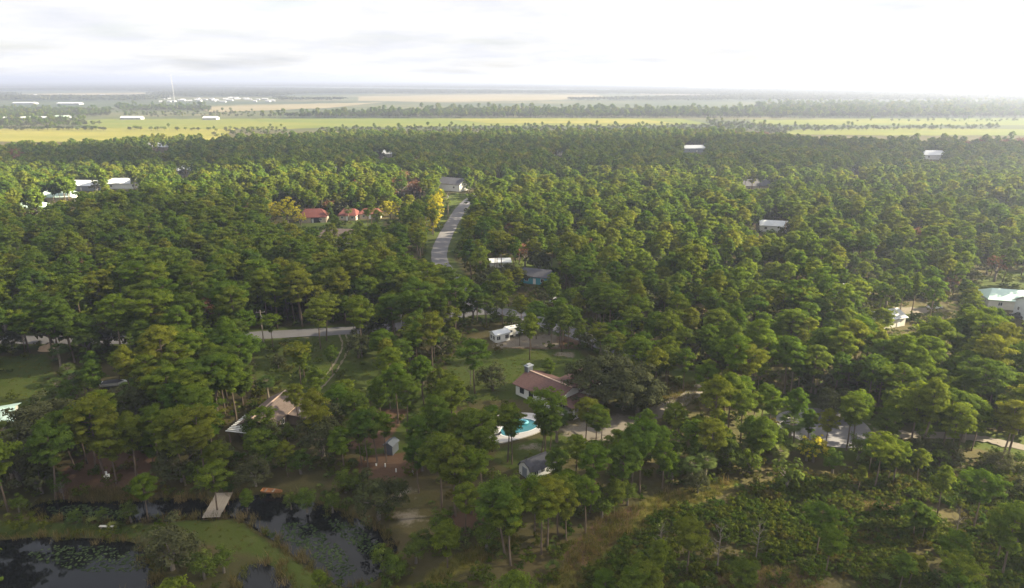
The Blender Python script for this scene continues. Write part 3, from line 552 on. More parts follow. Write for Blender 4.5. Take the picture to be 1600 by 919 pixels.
# ------------------------------------------------------------------ vehicles, poles, small things
def car(name, label, px, py, rz, paint, L=4.6, Wd=1.8, hgt=1.5, z=.14, pickup=False):
    q = G(px, py); r = empty(name, (q[0], q[1], z), rz); tag(r, label, 'car' if not pickup else 'truck'); a = L/2
    body = [(-a, .35), (-a+.05, .8), (-a+.2, .95), (a-1.2, .98), (a-.25, .85), (a, .65), (a, .35), (a-.45, .28), (-a+.4, .28)]; MB().extrude(body, 'y', -Wd/2, Wd/2).build('body', paint, r)
    x0, x1 = (-a+.15, a-1.3) if not pickup else (-.5, a-1.3); w2 = Wd/2-.1; ch = MB(); w3 = w2-.2
    ch.add([(x0, -w2, .95), (x1, -w2, .98), (x1, w2, .98), (x0, w2, .95), (x0+.35, -w3, hgt), (x1-.75, -w3, hgt), (x1-.75, w3, hgt), (x0+.35, w3, hgt)], [(0, 1, 5, 4), (1, 2, 6, 5), (2, 3, 7, 6), (3, 0, 4, 7), (4, 5, 6, 7)]); cb = ch.build('cabin', GLASS, r)
    MB().box(((x0+x1)/2-.2, 0, hgt+.02), (x1-x0-1.1, 2*w3, .06)).build('roof', paint, r)
    for x in (-a+.85, a-.9):
        for s in (-1, 1):
            wl = MB().tube([(x, s*(Wd/2-.2), .33), (x, s*(Wd/2+.02), .33)], .33, 16).build('wheel', TYRE, r); MB().tube([(x, s*(Wd/2), .33), (x, s*(Wd/2+.04), .33)], .19, 10).build('rim', STEEL, wl)
    for s in (-1, 1): MB().box((a-.06, s*(Wd/2-.3), .72), (.14, .38, .16)).build('headlight', LAMPG, r); MB().box((-a+.02, s*(Wd/2-.22), .78), (.1, .26, .2)).build('tail_light', RED, r)
    if pickup: MB().box((-1.55, 0, .99), (2.0, Wd-.3, .04)).build('truck_bed', DARK, r)
    return r
car('car', 'black car on the two-lane road between the pines', 171, 529, .02, CARB)
car('pickup_truck', 'dark grey pickup truck parked at the pale grey house', 1592, 497, 1.9, CARG, 5.2, 1.9, 1.75, .02, True)
car('parked_car', 'white car under the pines by the turquoise house driveway', 869, 472, .5, CARW, z=.02)
car('parked_car', 'white car on the sandy drive beside the grey-roofed garage', 1460, 482, .2, CARW, z=.02)
# covered motorboat on a trailer
q = G(180, 605); r = empty('motorboat', (q[0], q[1], .45), radians(14)); tag(r, 'white motorboat with a dark cover parked on its trailer by the palms', 'boat')
b = MB(); secs = [(-2.9, 1.05, .0), (-1, 1.1, 0), (1, 1.0, .02), (2.4, .55, .2), (3.2, .05, .5)]; vs = []
for x, w_, k in secs: vs += [(x, -w_, .95+k*.3), (x, -w_*.75, .3+k*.5), (x, 0, k), (x, w_*.75, .3+k*.5), (x, w_, .95+k*.3)]
fs = [(i*5+j, i*5+j+1, i*5+j+6, i*5+j+5) for i in range(4) for j in range(4)]+[(0, 1, 2, 3, 4)]; b.add(vs, fs).build('hull', WHITE, r)
b = MB(); b.add([(-2.6, -.95, .98), (1.0, -.92, 1.0), (2.2, 0, 1.1), (1.0, .92, 1.0), (-2.6, .95, .98), (-2.2, 0, 1.45), (.6, 0, 1.55)], [(0, 1, 6, 5), (1, 2, 6), (2, 3, 6), (3, 4, 5, 6), (4, 0, 5)]); b.build('cover', DARK, r)
MB().box((-3.05, 0, .8), (.4, .5, .9)).build('outboard_motor', DARK, r)
for s in (-1, 1): MB().tube([(-1.2, s*1.0, -.12), (-1.2, s*1.22, -.12)], .32, 14).build('wheel', TYRE, r)
MB().box((.6, 0, -.1), (6.8, .12, .12)).build('trailer_frame', STEEL, r)
# small orange skiff pulled up at the pond
q = G(425, 770); r = empty('skiff', (q[0], q[1], .05), radians(-8)); tag(r, 'orange wooden skiff pulled up on the bank beside the footbridge', 'boat')
b = MB(); vs = []
for x, w_, k in ((-1.9, .5, .05), (-.8, .62, 0), (.6, .55, .03), (1.6, .25, .15), (2.0, .03, .25)): vs += [(x, -w_, .45+k), (x, -w_*.7, .06+k), (x, w_*.7, .06+k), (x, w_, .45+k)]
b.add(vs, [(i*4+j, i*4+j+1, i*4+j+5, i*4+j+4) for i in range(4) for j in range(3)]+[(0, 1, 2, 3)]).build('hull', ORANGE, r)
for x in (-1.1, .3): MB().box((x, 0, .36), (.25, 1.0, .05)).build('thwart', WOODG, r)
# footbridge over the channel: planks, stringers, piles
A = G(302+28, 812)[:2]; B = G(352, 772)[:2]; v3 = B-A; bl = float(np.linalg.norm(v3)); brz = atan2(v3[1], v3[0]); mid_ = (A+B)/2
fb = empty('footbridge', (mid_[0], mid_[1], 0), brz); tag(fb, 'weathered grey plank footbridge across the dark channel', 'footbridge')
np_ = int(bl/.34); pm = MB().box((0, 0, 0), (.30, 2.9, .07)).mesh('plank', WOODG)
for k in range(np_):
    o = bpy.data.objects.new('plank', pm); COL.objects.link(o); o.parent = fb; o.location = (-bl/2+.17+k*.34, RNG.normal(0, .03), .42+RNG.normal(0, .006)); o.rotation_euler = (0, 0, RNG.normal(0, .006))
for s in (-1, 0, 1): MB().box((0, s*1.15, .27), (bl, .14, .2)).build('stringer', WOODB, fb)
for k in range(4):
    for s in (-1, 1): MB().tube([(-bl/2+.6+k*(bl-1.2)/3, s*1.3, -1.8), (-bl/2+.6+k*(bl-1.2)/3, s*1.3, .36)], .12, 8).build('pile', WOODB, fb)
# white-checked game boards leaning by the pines, plank seat, stakes
for i, (x, y, lb) in enumerate(((165, 744, 'white game board with dark holes standing on the straw by twin pines'), (169, 748, 'second white game board lying lower on the straw by twin pines'))):
    q = G(x, y); r = empty('game_board', (q[0], q[1], .15), .6); tag(r, lb, 'game board'); b = MB(); b.add([(-.35, -.7, .05), (.35, -.7, .05), (.35, .5, .55), (-.35, .5, .55), (-.35, -.7, 0), (.35, -.7, 0), (.35, .5, .5), (-.35, .5, .5)], [(0, 1, 2, 3), (4, 7, 6, 5), (0, 4, 5, 1), (1, 5, 6, 2), (2, 6, 7, 3), (3, 7, 4, 0)]); b.build('board', WHITE, r)
    MB().tube([(0, .2, .43), (0, .2, .446)], .13, 12).build('hole', DARK, r); MB().tube([(0, -.35, .2), (0, -.35, .206)], .10, 12).build('hole', DARK, r)
    for s in (-1, 1): MB().box((s*.3, .45, .22), (.06, .06, .5)).build('leg', WOODB, r)
q = G(168, 826); r = empty('plank_bench', (q[0], q[1], .02), radians(-3)); tag(r, 'low pale plank bench on the grassy bank of the lily pond', 'bench'); MB().box((0, 0, .42), (2.6, .45, .08)).build('seat', OFFW, r)
for x in (-1, 1): MB().box((x, 0, .19), (.12, .4, .38)).build('leg', WOODG, r)
q = G(78, 545); b = MB(); b.lathe([(2.6, 0), (2.0, .5), (1.2, 1.1), (.5, 1.45), (.02, 1.55)], 16)
o = b.build('sand_pile', SANDM, None, True); o.data.vertices.foreach_get; o.location = (q[0], q[1], .02); o.scale = (1.2, .9, 1)
for v_ in o.data.vertices: v_.co.x *= 1+.15*sin(v_.co.y*2+v_.co.z*3); v_.co.z *= 1+.12*sin(v_.co.x*2.3)
tag(o, 'pale orange heap of sand beside the road at the lawn edge', 'sand pile')
def pole(px, py, hgt, label, mat, arm=True):
    q = G(px, py); r = empty('utility_pole', (q[0], q[1], 0), RNG.random()*.3); tag(r, label, 'utility pole', 'utility poles'); MB().tube([(0, 0, -.5), (0, 0, hgt)], [.17, .11], 8).build('post', mat, r)
    if arm:
        a_ = MB().box((0, .13, hgt-.7), (2.4, .1, .13)).build('crossarm', mat, r)
        for x in (-1.05, 0, 1.05): MB().lathe([(.02, -.62), (.07, -.58), (.05, -.45), (.02, -.40)], 8, (x, .13, hgt-.02)).build('insulator', STEEL, r)
        MB().tube([(.25, -.2, hgt-2.3), (.25, -.2, hgt-1.4)], .22, 10).build('transformer', STEEL, r)
pole(412, 535, 9.5, 'wooden utility pole with a crossarm beside the two-lane road', WOODG); pole(628, 516, 5.0, 'pale bare pole standing by the road bend', WHITE, False); pole(738, 388, 9, 'pale utility pole in the trees beside the side road', WOODG); pole(700, 330, 10, 'tall pale utility pole behind the sunlit roadside tree', WOODG)
for i, (x, y, lb) in enumerate(((602, 730, 'white post in the needle bed below the garden shed'), (588, 728, 'small white bucket on the needle bed below the garden shed'), (619, 738, 'tall white marker post beside the needle bed'), (645, 741, 'white marker post in front of the pines near the sandy patch'))):
    q = G(x, y); b = MB(); b.lathe([(.02, 0), (.2, 0), (.24, .2), (.22, .7), (.17, 1.1), (.02, 1.12)], 10) if 'post' in lb else b.lathe([(.02, 0), (.25, 0), (.32, .6), (.28, .6), (.24, .1), (.02, .1)], 10); o = b.build('marker_post' if 'post' in lb else 'bucket', WHITE); o.location = (q[0], q[1], .05); o.scale = (.55, .55, .7); tag(o, lb, 'post' if 'post' in lb else 'bucket')

# ------------------------------------------------------------------ plants: prototypes (unlinked meshes shared by every copy)
def unit(n):
    v = RNG.normal(size=(n, 3)); return v/np.linalg.norm(v, axis=1, keepdims=True)
def clump_leaves(C, R, per, la, lb, out=None, upb=.45, flat=.75):
    """per leaves round each clump centre C (n x 3) of radius R (n)"""
    n = len(C); d = unit(n*per); d[:, 2] = np.where(d[:, 2] < -.35, -d[:, 2]*.5, d[:, 2]); rr = np.repeat(R, per)*(.45+.55*RNG.random(n*per)**.5)
    c = np.repeat(C, per, 0)+d*rr[:, None]*np.array([1, 1, flat]); nm = d+unit(n*per)*.55+np.array([0, 0, upb])
    if out is not None: nm += np.repeat(out, per, 0)*.35
    tint = np.clip(np.repeat(RNG.normal(.5, .17, n), per)+RNG.normal(0, .13, n*per), 0, 1)
    return leaves(c, nm, la*(.7+.6*RNG.random(n*per)), lb*(.7+.6*RNG.random(n*per))), tint
def trunk_mb(h, r0, r1, bend, n=7, seg=7):
    b = MB(); ph = RNG.random()*6.28; pts = []
    for i in range(seg+1): u = i/seg; pts.append((bend*sin(u*2.2)*cos(ph)+.05*h*.1*sin(u*9), bend*sin(u*2.2)*sin(ph), h*u-.3*(i == 0)))
    b.tube(pts, [r0*(1-u/seg)**.8+r1 for u in range(seg+1)], n); return b, pts
def at_h(pts, z):
    for a, c in zip(pts[:-1], pts[1:]):
        if a[2] <= z <= c[2]: u = (z-a[2])/(c[2]-a[2]+1e-9); return np.array(a)+(np.array(c)-np.array(a))*u
    return np.array(pts[-1])
def pine(h, base, rad, top, nl, lod, flatness=.5, bend=.3, sparse=0.0, tilt=.15):
    """h height, base start of crown (fraction), rad widest reach, top: where it is widest (0 low .. 1 high)"""
    tr, pts = trunk_mb(h*.96, .16*h/14, .04, bend, 7 if lod == 0 else 5, 7 if lod == 0 else 3); C = []; R = []; O = []
    for k in range(nl):
        u = (k+.3+RNG.random()*.7)/nl; z = h*(base+(1-base)*.93*u); prof = max(.12, 1-abs((u-top)/(top if u < top else (1-top+.02)))**(1.7+flatness))
        L = rad*prof*(.65+.5*RNG.random()); a = k*2.4+RNG.normal(0, .5); s = at_h(pts, z); d = np.array([cos(a), sin(a), 0]); rise = tilt+.5*u+RNG.normal(0, .12)
        e = s+d*L+np.array([0, 0, L*rise*.7]); e[2] = min(e[2], h)
        mid = s+d*L*.5+np.array([0, 0, L*rise*.2])
        if lod == 0 or (lod == 1 and k % 3 == 0): tr.tube([s, mid, e], [.07*h/14, .045, .015], 4, cap=False)
        m = max(1, int(round((2+L*1.35)*(1-sparse)*RNG.uniform(.7, 1.25))))
        for j in range(m):
            q = .42+.6*(j+RNG.random()*.6)/m; side = np.array([-sin(a), cos(a), 0])*RNG.normal(0, .28)*L*q; c = s+(e-s)*q+side; c[2] += RNG.normal(.12, .22); r_ = RNG.uniform(.5, .92)*(.75+.25*h/14)
            C.append(c); R.append(r_); O.append(d+np.array([0, 0, .6]))
    zc = h*(base+(1-base)*(.25+.3*top)); hz_ = h-zc; ph = RNG.random(3)*6.28; axc = at_h(pts, h*.85)
    for j in range(int(26*(1-sparse))):
        d = unit(1)[0]; d[2] = abs(d[2])*.9+.1*RNG.random(); az = atan2(d[1], d[0]); lump = 1+.2*sin(2*az+ph[0])+.14*sin(5*az+ph[1])
        C.append(np.array([axc[0]+d[0]*rad*.86*lump, axc[1]+d[1]*rad*.86*lump, zc+d[2]*hz_*.95-.3*RNG.random()])); R.append(RNG.uniform(.6, 1.0)); O.append(d)
    C.append(at_h(pts, h)+np.array([0, 0, -.1])); R.append(.8); O.append((0, 0, 1)); C, R, O = np.array(C), np.array(R), np.array(O, float)
    if lod == 0: V, t = clump_leaves(C, R*1.08, 76, .24, .08, O, .6, .52)
    elif lod == 1: V, t = clump_leaves(C, R*1.1, 24, .34, .18, O, .6, .55)
    else:
        k = RNG.permutation(len(C))[:max(12, len(C)//2)]; V, t = clump_leaves(C[k], R[k]*1.4, 9, .70, .42, O[k])
    return V, t, tr
PSPEC = [(14.5, .44, 3.6, .45, 24, .6, .3, 0, 'broad dome-crowned'), (15.5, .48, 3.2, .5, 22, .3, .5, 0, 'round-headed'), (13.5, .42, 3.3, .4, 24, .2, .3, .1, 'full ragged'), (16, .52, 4.0, .62, 20, .8, .4, .05, 'flat-topped spreading'),
         (15, .46, 2.4, .4, 22, .2, .6, .1, 'slender narrow'), (12.5, .45, 3.4, .5, 20, .4, .8, .15, 'leaning loose-crowned'), (16.5, .52, 3.0, .5, 20, .5, .3, .1, 'high-crowned long-trunked'), (11, .30, 2.5, .35, 20, .1, .2, 0, 'low bushy')]
PM = []
for i, s in enumerate(PSPEC):
    V, t_, tr = pine(s[0], s[1], s[2], s[3], s[4], 0, s[5], s[6], s[7]); PM.append((quads_mesh('pine_crown', V, [PINE, BARK], tint=t_), tr.mesh('pine_trunk', BARK), s[8], s[0], s[2], s[1]))
def proto_col(name, meshes):
    c = bpy.data.collections.new(name)
    for i, m_ in enumerate(meshes): o = bpy.data.objects.new('%s_%02d' % (name, i), m_); c.objects.link(o)
    return c
P1 = []; P2 = []
for s in PSPEC:
    V, t_, tr = pine(s[0], s[1], s[2]*1.05, s[3], s[4], 1, s[5], s[6], s[7]); P1.append(quads_mesh('pine_mid', V, [PINE, BARK], extra=tr, tint=t_))
    V, t_, tr = pine(s[0], s[1], s[2]*1.1, s[3], s[4], 2, s[5], s[6], s[7]); P2.append(quads_mesh('pine_far', V, [PINE, BARK], extra=tr, tint=t_))
def roundtree(h, rad, cz, nclump, per, la, lb, mat, bark, trunks=3, flat=.75, rmin=.7, rmax=1.25, lowcut=-.35):
    b = MB(); b.tube([(0, 0, -.3), (.1, 0, h*.18), (0, .1, h*.35)], [.04*h+.1, .035*h+.06, .03*h], 8); C = []; R = []; O = []
    for k in range(trunks*2):
        a = k*2.4+RNG.random(); e = np.array([cos(a)*rad*.7, sin(a)*rad*.7, cz+h*.18*RNG.random()]); b.tube([(0, .1, h*.3), e*np.array([.45, .45, .8]), e], [.025*h, .017*h, .006*h], 5, cap=False)
    while len(C) < nclump:
        d = unit(1)[0]
        if d[2] < lowcut: continue
        r = (.35+.65*RNG.random()**.45); lump = 1+.16*sin(3*atan2(d[1], d[0])+2*d[2])+.1*sin(5*d[0]+3); C.append(np.array([d[0]*rad*r*lump, d[1]*rad*r*lump, cz+d[2]*(h-cz)*r*lump*.95])); R.append(RNG.uniform(rmin, rmax)); O.append(d)
    V, t = clump_leaves(np.array(C), np.array(R), per, la, lb, np.array(O), .3, flat); return V, t, b
def tree_pair(V, t, b, mat, bark, nm): return quads_mesh(nm+'_crown', V, [mat, bark], tint=t), b.mesh(nm+'_trunk', bark)
OAKM = [tree_pair(*roundtree(9, 6.2, 4.4, 170, 60, .20, .12, OAK, OAKB), OAK, OAKB, 'oak') for _ in range(2)]+[tree_pair(*roundtree(8, 4.2, 3.8, 70, 60, .2, .12, OAK, OAKB), OAK, OAKB, 'oak')]
BRM = [tree_pair(*roundtree(8, 3.0, 4.0, 50, 50, .2, .12, BROAD, OAKB), BROAD, OAKB, 'broadleaf') for _ in range(2)]
GOLDM = tree_pair(*roundtree(13, 6.5, 6.5, 80, 40, .3, .2, GOLD, OAKB), GOLD, OAKB, 'golden')
RUSTM = tree_pair(*roundtree(10, 4.5, 6, 40, 26, .25, .09, RUST, DEADB), RUST, DEADB, 'rusty')
# columnar roadside tree
V, t_, b_ = roundtree(16, 3.2, 8, 70, 40, .28, .16, BROAD, OAKB, lowcut=-.95); COLM = (quads_mesh('column_crown', V, [GOLD, OAKB], tint=t_), b_.mesh('column_trunk', OAKB))
def fan(c, d, L, n, lb, spread=1.15):
    """one fan frond: blades radiating from c towards d"""
    d = d/np.linalg.norm(d); s = np.cross(d, (0, 0, 1)); s /= np.linalg.norm(s)+1e-9; upv = np.cross(s, d); o = []
    for k in range(n):
        a = (k/(n-1)-.5)*2*spread; v = d*cos(a)+s*sin(a); e = c+v*L+np.array([0, 0, -.28*L*abs(a)]); w = np.cross(v, upv); w = w/(np.linalg.norm(w)+1e-9)*lb; m_ = c+v*L*.5+upv*.06*L
        o.append([c, m_+w, e, m_-w])
    return o
def palm(h, nf, L):
    b = MB(); b.tube([(0, 0, -.3), (.1, .05, h*.5), (.05, .1, h)], [.26, .19, .20], 8); q = []; top = np.array([.05, .1, h])
    for k in range(nf):
        a = k*2.399; el = 1.25-2.0*(k/nf)+RNG.normal(0, .1); d = np.array([cos(a)*cos(el), sin(a)*cos(el), sin(el)]); c = top+d*L*.75; b.tube([top, c], [.035, .02], 3, cap=False); q += fan(c, d+np.array([0, 0, -.25]), L*.85, 9, .085)
    V = np.array(q); t = np.repeat(np.clip(RNG.normal(.5, .2, nf), 0, 1), 9); return V, t, b
PALMM = [tree_pair(*palm(h_, 30, 1.25), PALM, PALMB, 'palm') for h_ in (5.5, 7.5, 9)]
def feather(h, nf, L):
    b = MB(); b.tube([(0, 0, -.3), (.1, 0, h)], [.25, .2], 8); q = []; top = np.array([.1, 0, h])
    for k in range(nf):
        a = k*2.399; el = 1.1-1.3*(k/nf); pts = [top+np.array([cos(a)*L*u*cos(el), sin(a)*L*u*cos(el), L*(u*sin(el)-.55*u*u)]) for u in np.linspace(0, 1, 8)]
        for p0, p1 in zip(pts[:-1], pts[1:]):
            d = p1-p0; s = np.cross(d, (0, 0, 1)); s /= np.linalg.norm(s)+1e-9
            for sg in (-1, 1): q.append([p0, p0+s*sg*.5+d*.6+np.array([0, 0, -.2]), p1+s*sg*.42+d*.5+np.array([0, 0, -.2]), p1])
    return np.array(q), np.full(len(q), .5), b
FEAM = tree_pair(*feather(3.2, 16, 3.0), PALM, PALMB, 'feather_palm')
def bare(h, rad):
    b = MB(); b.tube([(0, 0, -.2), (.1, 0, h*.4), (0, .1, h)], [.14, .1, .02], 6)
    C = []
    for k in range(12):
        a = k*2.4; s = np.array([0, .03, h*(.3+.05*k)]); e = s+np.array([cos(a)*rad, sin(a)*rad, rad*.8])*(1-.04*k); b.tube([s, (s+e)/2+unit(1)[0]*.2, e], [.05, .035, .01], 4, cap=False)
        for j in range(4): f_ = s+(e-s)*(.4+.15*j); b.tube([f_, f_+unit(1)[0]*rad*.35+np.array([0, 0, .3])], [.02, .008], 3, cap=False); C.append(f_)
    return b.mesh('bare_limbs', DEADB)
BAREM = [bare(7, 2.6), bare(9, 1.8)]
# undergrowth prototypes
def shrubm(h, rad, n, per, la, lb, mat):
    C = np.stack([RNG.normal(0, rad*.5, n), RNG.normal(0, rad*.5, n), h*(.25+.6*RNG.random(n))], 1); V, t = clump_leaves(C, np.full(n, .42), per, la, lb, None, .35); return V, t
SHM = [quads_mesh('shrub', *(lambda r: (r[0], [SHRUB, BARK], None, None, r[1]))(shrubm(1.9, 1.2, 16, 26, .17, .085, SHRUB))) for _ in range(3)]
def palmetto():
    q = []
    for k in range(16):
        a = k*2.4; el = .35+.8*RNG.random(); d = np.array([cos(a)*cos(el), sin(a)*cos(el), sin(el)]); q += fan(d*.8, d+np.array([0, 0, -.1]), .8, 7, .06, 1.2)
    return quads_mesh('palmetto', np.array(q), [PALM, BARK], tint=np.repeat(RNG.random(16), 7))
SHM += [palmetto(), palmetto()]
def tuft(n, h, mat, w=.03):
    q = []
    for k in range(n):
        c = np.array([RNG.normal(0, .3), RNG.normal(0, .3), 0]); a = RNG.random()*6.28; s = np.array([cos(a), sin(a), 0])*w; e = c+np.array([RNG.normal(0, .25), RNG.normal(0, .25), h*RNG.uniform(.6, 1.1)]); q.append([c-s, c+s, e+s*.2, e-s*.2])
    return quads_mesh('tuft', np.array(q), [mat, BARK])
REEDM = [tuft(40, 1.3, REED, .035) for _ in range(2)]; GRM = [tuft(36, .55, GRASSM, .035) for _ in range(2)]
# ------------------------------------------------------------------ geometry-node scatter for uncountable stuff
def scatter(name, label, cat, pts, col, nvar, sc, rot=None, idx=None, zs=None):
    me = bpy.data.meshes.new(name); n = len(pts); me.vertices.add(n); me.vertices.foreach_set('co', np.asarray(pts, np.float32).ravel())
    sc = np.asarray(sc, float); sv = np.repeat(sc[:, None], 3, 1) if sc.ndim == 1 else sc
    for nm, ty, val, fld in (('var', 'INT', idx if idx is not None else RNG.integers(0, nvar, n), 'value'), ('rot', 'FLOAT', rot if rot is not None else RNG.random(n)*6.283, 'value'), ('scl', 'FLOAT_VECTOR', sv, 'vector')):
        at = me.attributes.new(nm, ty, 'POINT'); at.data.foreach_set(fld, np.asarray(val, np.int32 if ty == 'INT' else np.float32).ravel())
    o = bpy.data.objects.new(name, me); COL.objects.link(o); tag(o, label, cat, kind='stuff')
    ng = bpy.data.node_groups.new(name+'_nodes', 'GeometryNodeTree'); ng.interface.new_socket('Geometry', in_out='INPUT', socket_type='NodeSocketGeometry'); ng.interface.new_socket('Geometry', in_out='OUTPUT', socket_type='NodeSocketGeometry')
    a = ng.nodes.new('NodeGroupInput'); z = ng.nodes.new('NodeGroupOutput'); ip = ng.nodes.new('GeometryNodeInstanceOnPoints'); ci = ng.nodes.new('GeometryNodeCollectionInfo')
    ci.inputs['Collection'].default_value = col; ci.inputs['Separate Children'].default_value = True; ci.inputs['Reset Children'].default_value = True; ip.inputs['Pick Instance'].default_value = True
    def named(nm, ty):
        k = ng.nodes.new('GeometryNodeInputNamedAttribute'); k.data_type = ty; k.inputs[0].default_value = nm; return k.outputs[0]
    cx = ng.nodes.new('ShaderNodeCombineXYZ'); er = ng.nodes.new('FunctionNodeEulerToRotation'); ng.links.new(named('rot', 'FLOAT'), cx.inputs[2]); ng.links.new(cx.outputs[0], er.inputs[0])
    ng.links.new(a.outputs[0], ip.inputs['Points']); ng.links.new(ci.outputs[0], ip.inputs['Instance']); ng.links.new(named('var', 'INT'), ip.inputs['Instance Index']); ng.links.new(er.outputs[0], ip.inputs['Rotation']); ng.links.new(named('scl', 'FLOAT_VECTOR'), ip.inputs['Scale']); ng.links.new(ip.outputs[0], z.inputs[0])
    md = o.modifiers.new('scatter', 'NODES'); md.node_group = ng; return o
def put(name, crown, trunk, loc, rz, sc, label, cat, group, cn='crown', tn='trunk'):
    r = empty(name, loc, rz, sc); tag(r, label, cat, group)
    for nm, m_ in ((tn, trunk), (cn, crown)):
        if m_ is not None: o = bpy.data.objects.new(nm, m_); COL.objects.link(o); o.parent = r
    return r

# ------------------------------------------------------------------ what stays open to view (pixels) and open ground (plan)
KEEP = [[(888, 575), (920, 556), (965, 556), (1012, 585), (1012, 640), (905, 640)], [(1020, 602), (1095, 606), (1090, 634), (1020, 636)], [(0, 614), (48, 616), (52, 632), (0, 656)], [(78, 542), (128, 545), (130, 628), (82, 628)], [(8, 664), (28, 664), (26, 740), (14, 740)], [(650, 915), (700, 872), (800, 838), (825, 850), (760, 885), (690, 915)], [(1100, 800), (1250, 770), (1300, 800), (1150, 850)], [(715, 550), (800, 548), (890, 548), (895, 575), (830, 570), (720, 590)], [(800, 572), (832, 572), (900, 600), (900, 618), (870, 640), (806, 625)], [(790, 640), (850, 640), (852, 672), (808, 688), (786, 690)], [(790, 690), (850, 680), (905, 684), (890, 716), (800, 724)], [(808, 710), (856, 706), (850, 742), (812, 744)],
 [(940, 650), (1012, 640), (1008, 676), (950, 690)], [(1020, 605), (1090, 600), (1090, 628), (1020, 630)], [(1222, 644), (1290, 646), (1345, 666), (1345, 686), (1280, 688), (1240, 676)], [(870, 880), (960, 800), (1030, 765), (1140, 748), (1140, 775), (1010, 835), (930, 885)],
 [(60, 778), (345, 772), (440, 768), (520, 792), (600, 830), (600, 880), (550, 910), (490, 885), (400, 815), (250, 815), (60, 812)], [(0, 835), (230, 842), (235, 919), (0, 919)], [(262, 812), (375, 808), (500, 905), (470, 915), (270, 850)], [(375, 878), (440, 878), (450, 919), (380, 919)],
 [(398, 640), (440, 612), (475, 640), (448, 668), (400, 655)], [(360, 640), (415, 640), (415, 675), (365, 690)], [(0, 556), (74, 556), (78, 640), (52, 628), (0, 650)], [(0, 520), (92, 520), (92, 540), (0, 540)], [(150, 522), (185, 522), (185, 536), (150, 536)], [(205, 524), (240, 524), (240, 536), (205, 536)], [(400, 505), (620, 500), (620, 520), (400, 532)],
 [(410, 540), (530, 532), (590, 570), (560, 595), (430, 590)], [(675, 408), (692, 355), (716, 318), (732, 318), (716, 355), (705, 408)], [(640, 385), (685, 385), (680, 400), (645, 398)], [(824, 420), (856, 420), (856, 442), (824, 442)], [(766, 404), (796, 404), (796, 418), (766, 418)], [(795, 402), (868, 400), (868, 416), (795, 416)], [(800, 468), (862, 466), (852, 480), (800, 486)],
 [(768, 514), (810, 512), (810, 535), (768, 535)], [(770, 526), (890, 530), (890, 545), (790, 545)], [(730, 472), (768, 472), (768, 494), (735, 496)], [(474, 322), (508, 322), (512, 356), (470, 356)], [(536, 328), (565, 328), (565, 344), (536, 344)], [(690, 280), (716, 280), (720, 297), (690, 297)], [(618, 294), (656, 294), (654, 302), (620, 304)],
 [(120, 283), (156, 283), (156, 297), (120, 297)], [(170, 280), (214, 280), (214, 294), (170, 294)], [(70, 302), (118, 302), (118, 312), (70, 312)], [(34, 317), (70, 317), (70, 328), (34, 328)], [(1070, 225), (1100, 225), (1100, 237), (1070, 237)], [(1444, 237), (1474, 237), (1474, 248), (1444, 248)], [(1184, 344), (1230, 348), (1230, 361), (1186, 360)], [(1160, 284), (1200, 284), (1196, 293), (1162, 293)],
 [(1530, 425), (1600, 415), (1600, 452), (1530, 450)], [(1540, 458), (1600, 450), (1600, 505), (1580, 505), (1576, 472), (1540, 474)], [(1395, 470), (1500, 474), (1490, 488), (1400, 488)], [(1500, 676), (1600, 690), (1600, 706), (1500, 690)], [(1325, 668), (1395, 670), (1400, 682), (1330, 682)], [(600, 690), (624, 690), (624, 708), (600, 708)], [(560, 712), (625, 710), (640, 742), (570, 745)], [(600, 760), (660, 755), (680, 800), (640, 830), (600, 810)], [(110, 725), (240, 715), (240, 770), (110, 775)], [(165, 594), (196, 592), (196, 610), (165, 612)], [(895, 515), (922, 520), (920, 530), (900, 526)],
 [(430, 312), (470, 312), (470, 345), (420, 345)], [(598, 322), (622, 322), (622, 342), (598, 342)], [(590, 238), (612, 238), (612, 246), (590, 246)], [(520, 264), (534, 264), (534, 269), (520, 269)], [(866, 238), (880, 238), (880, 243), (866, 243)], [(1330, 262), (1342, 262), (1342, 267), (1330, 267)], [(235, 228), (262, 228), (262, 235), (235, 235)], [(278, 264), (298, 264), (298, 272), (278, 272)], [(520, 366), (548, 366), (548, 376), (520, 376)], [(412, 488), (420, 488), (420, 510), (405, 510)]]
LAWNS = [gp(q) for q in LAWN[:4]+LAWN[6:13]+LAWN[15:17]]
OPEN = [gp(LAWN[4]), gp(SAND[0])]+list(PONDG.values())+[gp(TRAIL[0])]
HOUSES = [(o.location.x, o.location.y, 1) for o in COL.objects if o.get('category') in ('house', 'shed', 'barn', 'carport', 'garage', 'trailer', 'pergola', 'warehouse', 'boat', 'car', 'truck')]
HS = {o.name: o for o in COL.objects}
FOOT = [(x, y, 9 if y > 300 else 7) for x, y, _ in HOUSES]+[(*G(a, b_)[:2], 7) for a, b_ in ((450, 350), (425, 348), (610, 345), (1270, 722), (1440, 244))]+[(*G(a, b_)[:2], 3.5) for a, b_ in ((95, 575), (120, 622), (95, 632), (203, 595), (110, 600), (258, 632), (20, 748), (1232, 700))]+[(cp[0], cp[1], 8), (MC[0], MC[1], 10)]
def open_ground(x, y):
    r = np.zeros(x.shape, bool)
    for g in OPEN: r |= inside(x, y, g)
    rl = RNG.random(x.shape) < .72
    for g in LAWNS: r |= inside(x, y, g) & rl
    for fx, fy, fr in FOOT: r |= np.hypot(x-fx, y-fy) < fr
    r |= linedist(x, y, RA) < 4.6; r |= linedist(x, y, RB) < 5.5; r |= linedist(x, y, TR) < 3; r |= linedist(x, y, LANE_) < 3.2; r |= linedist(x, y, DR) < 4; r |= np.hypot(x-CUL[0], y-CUL[1]) < 11.5; r |= linedist(x, y, DL) < 3
    return r
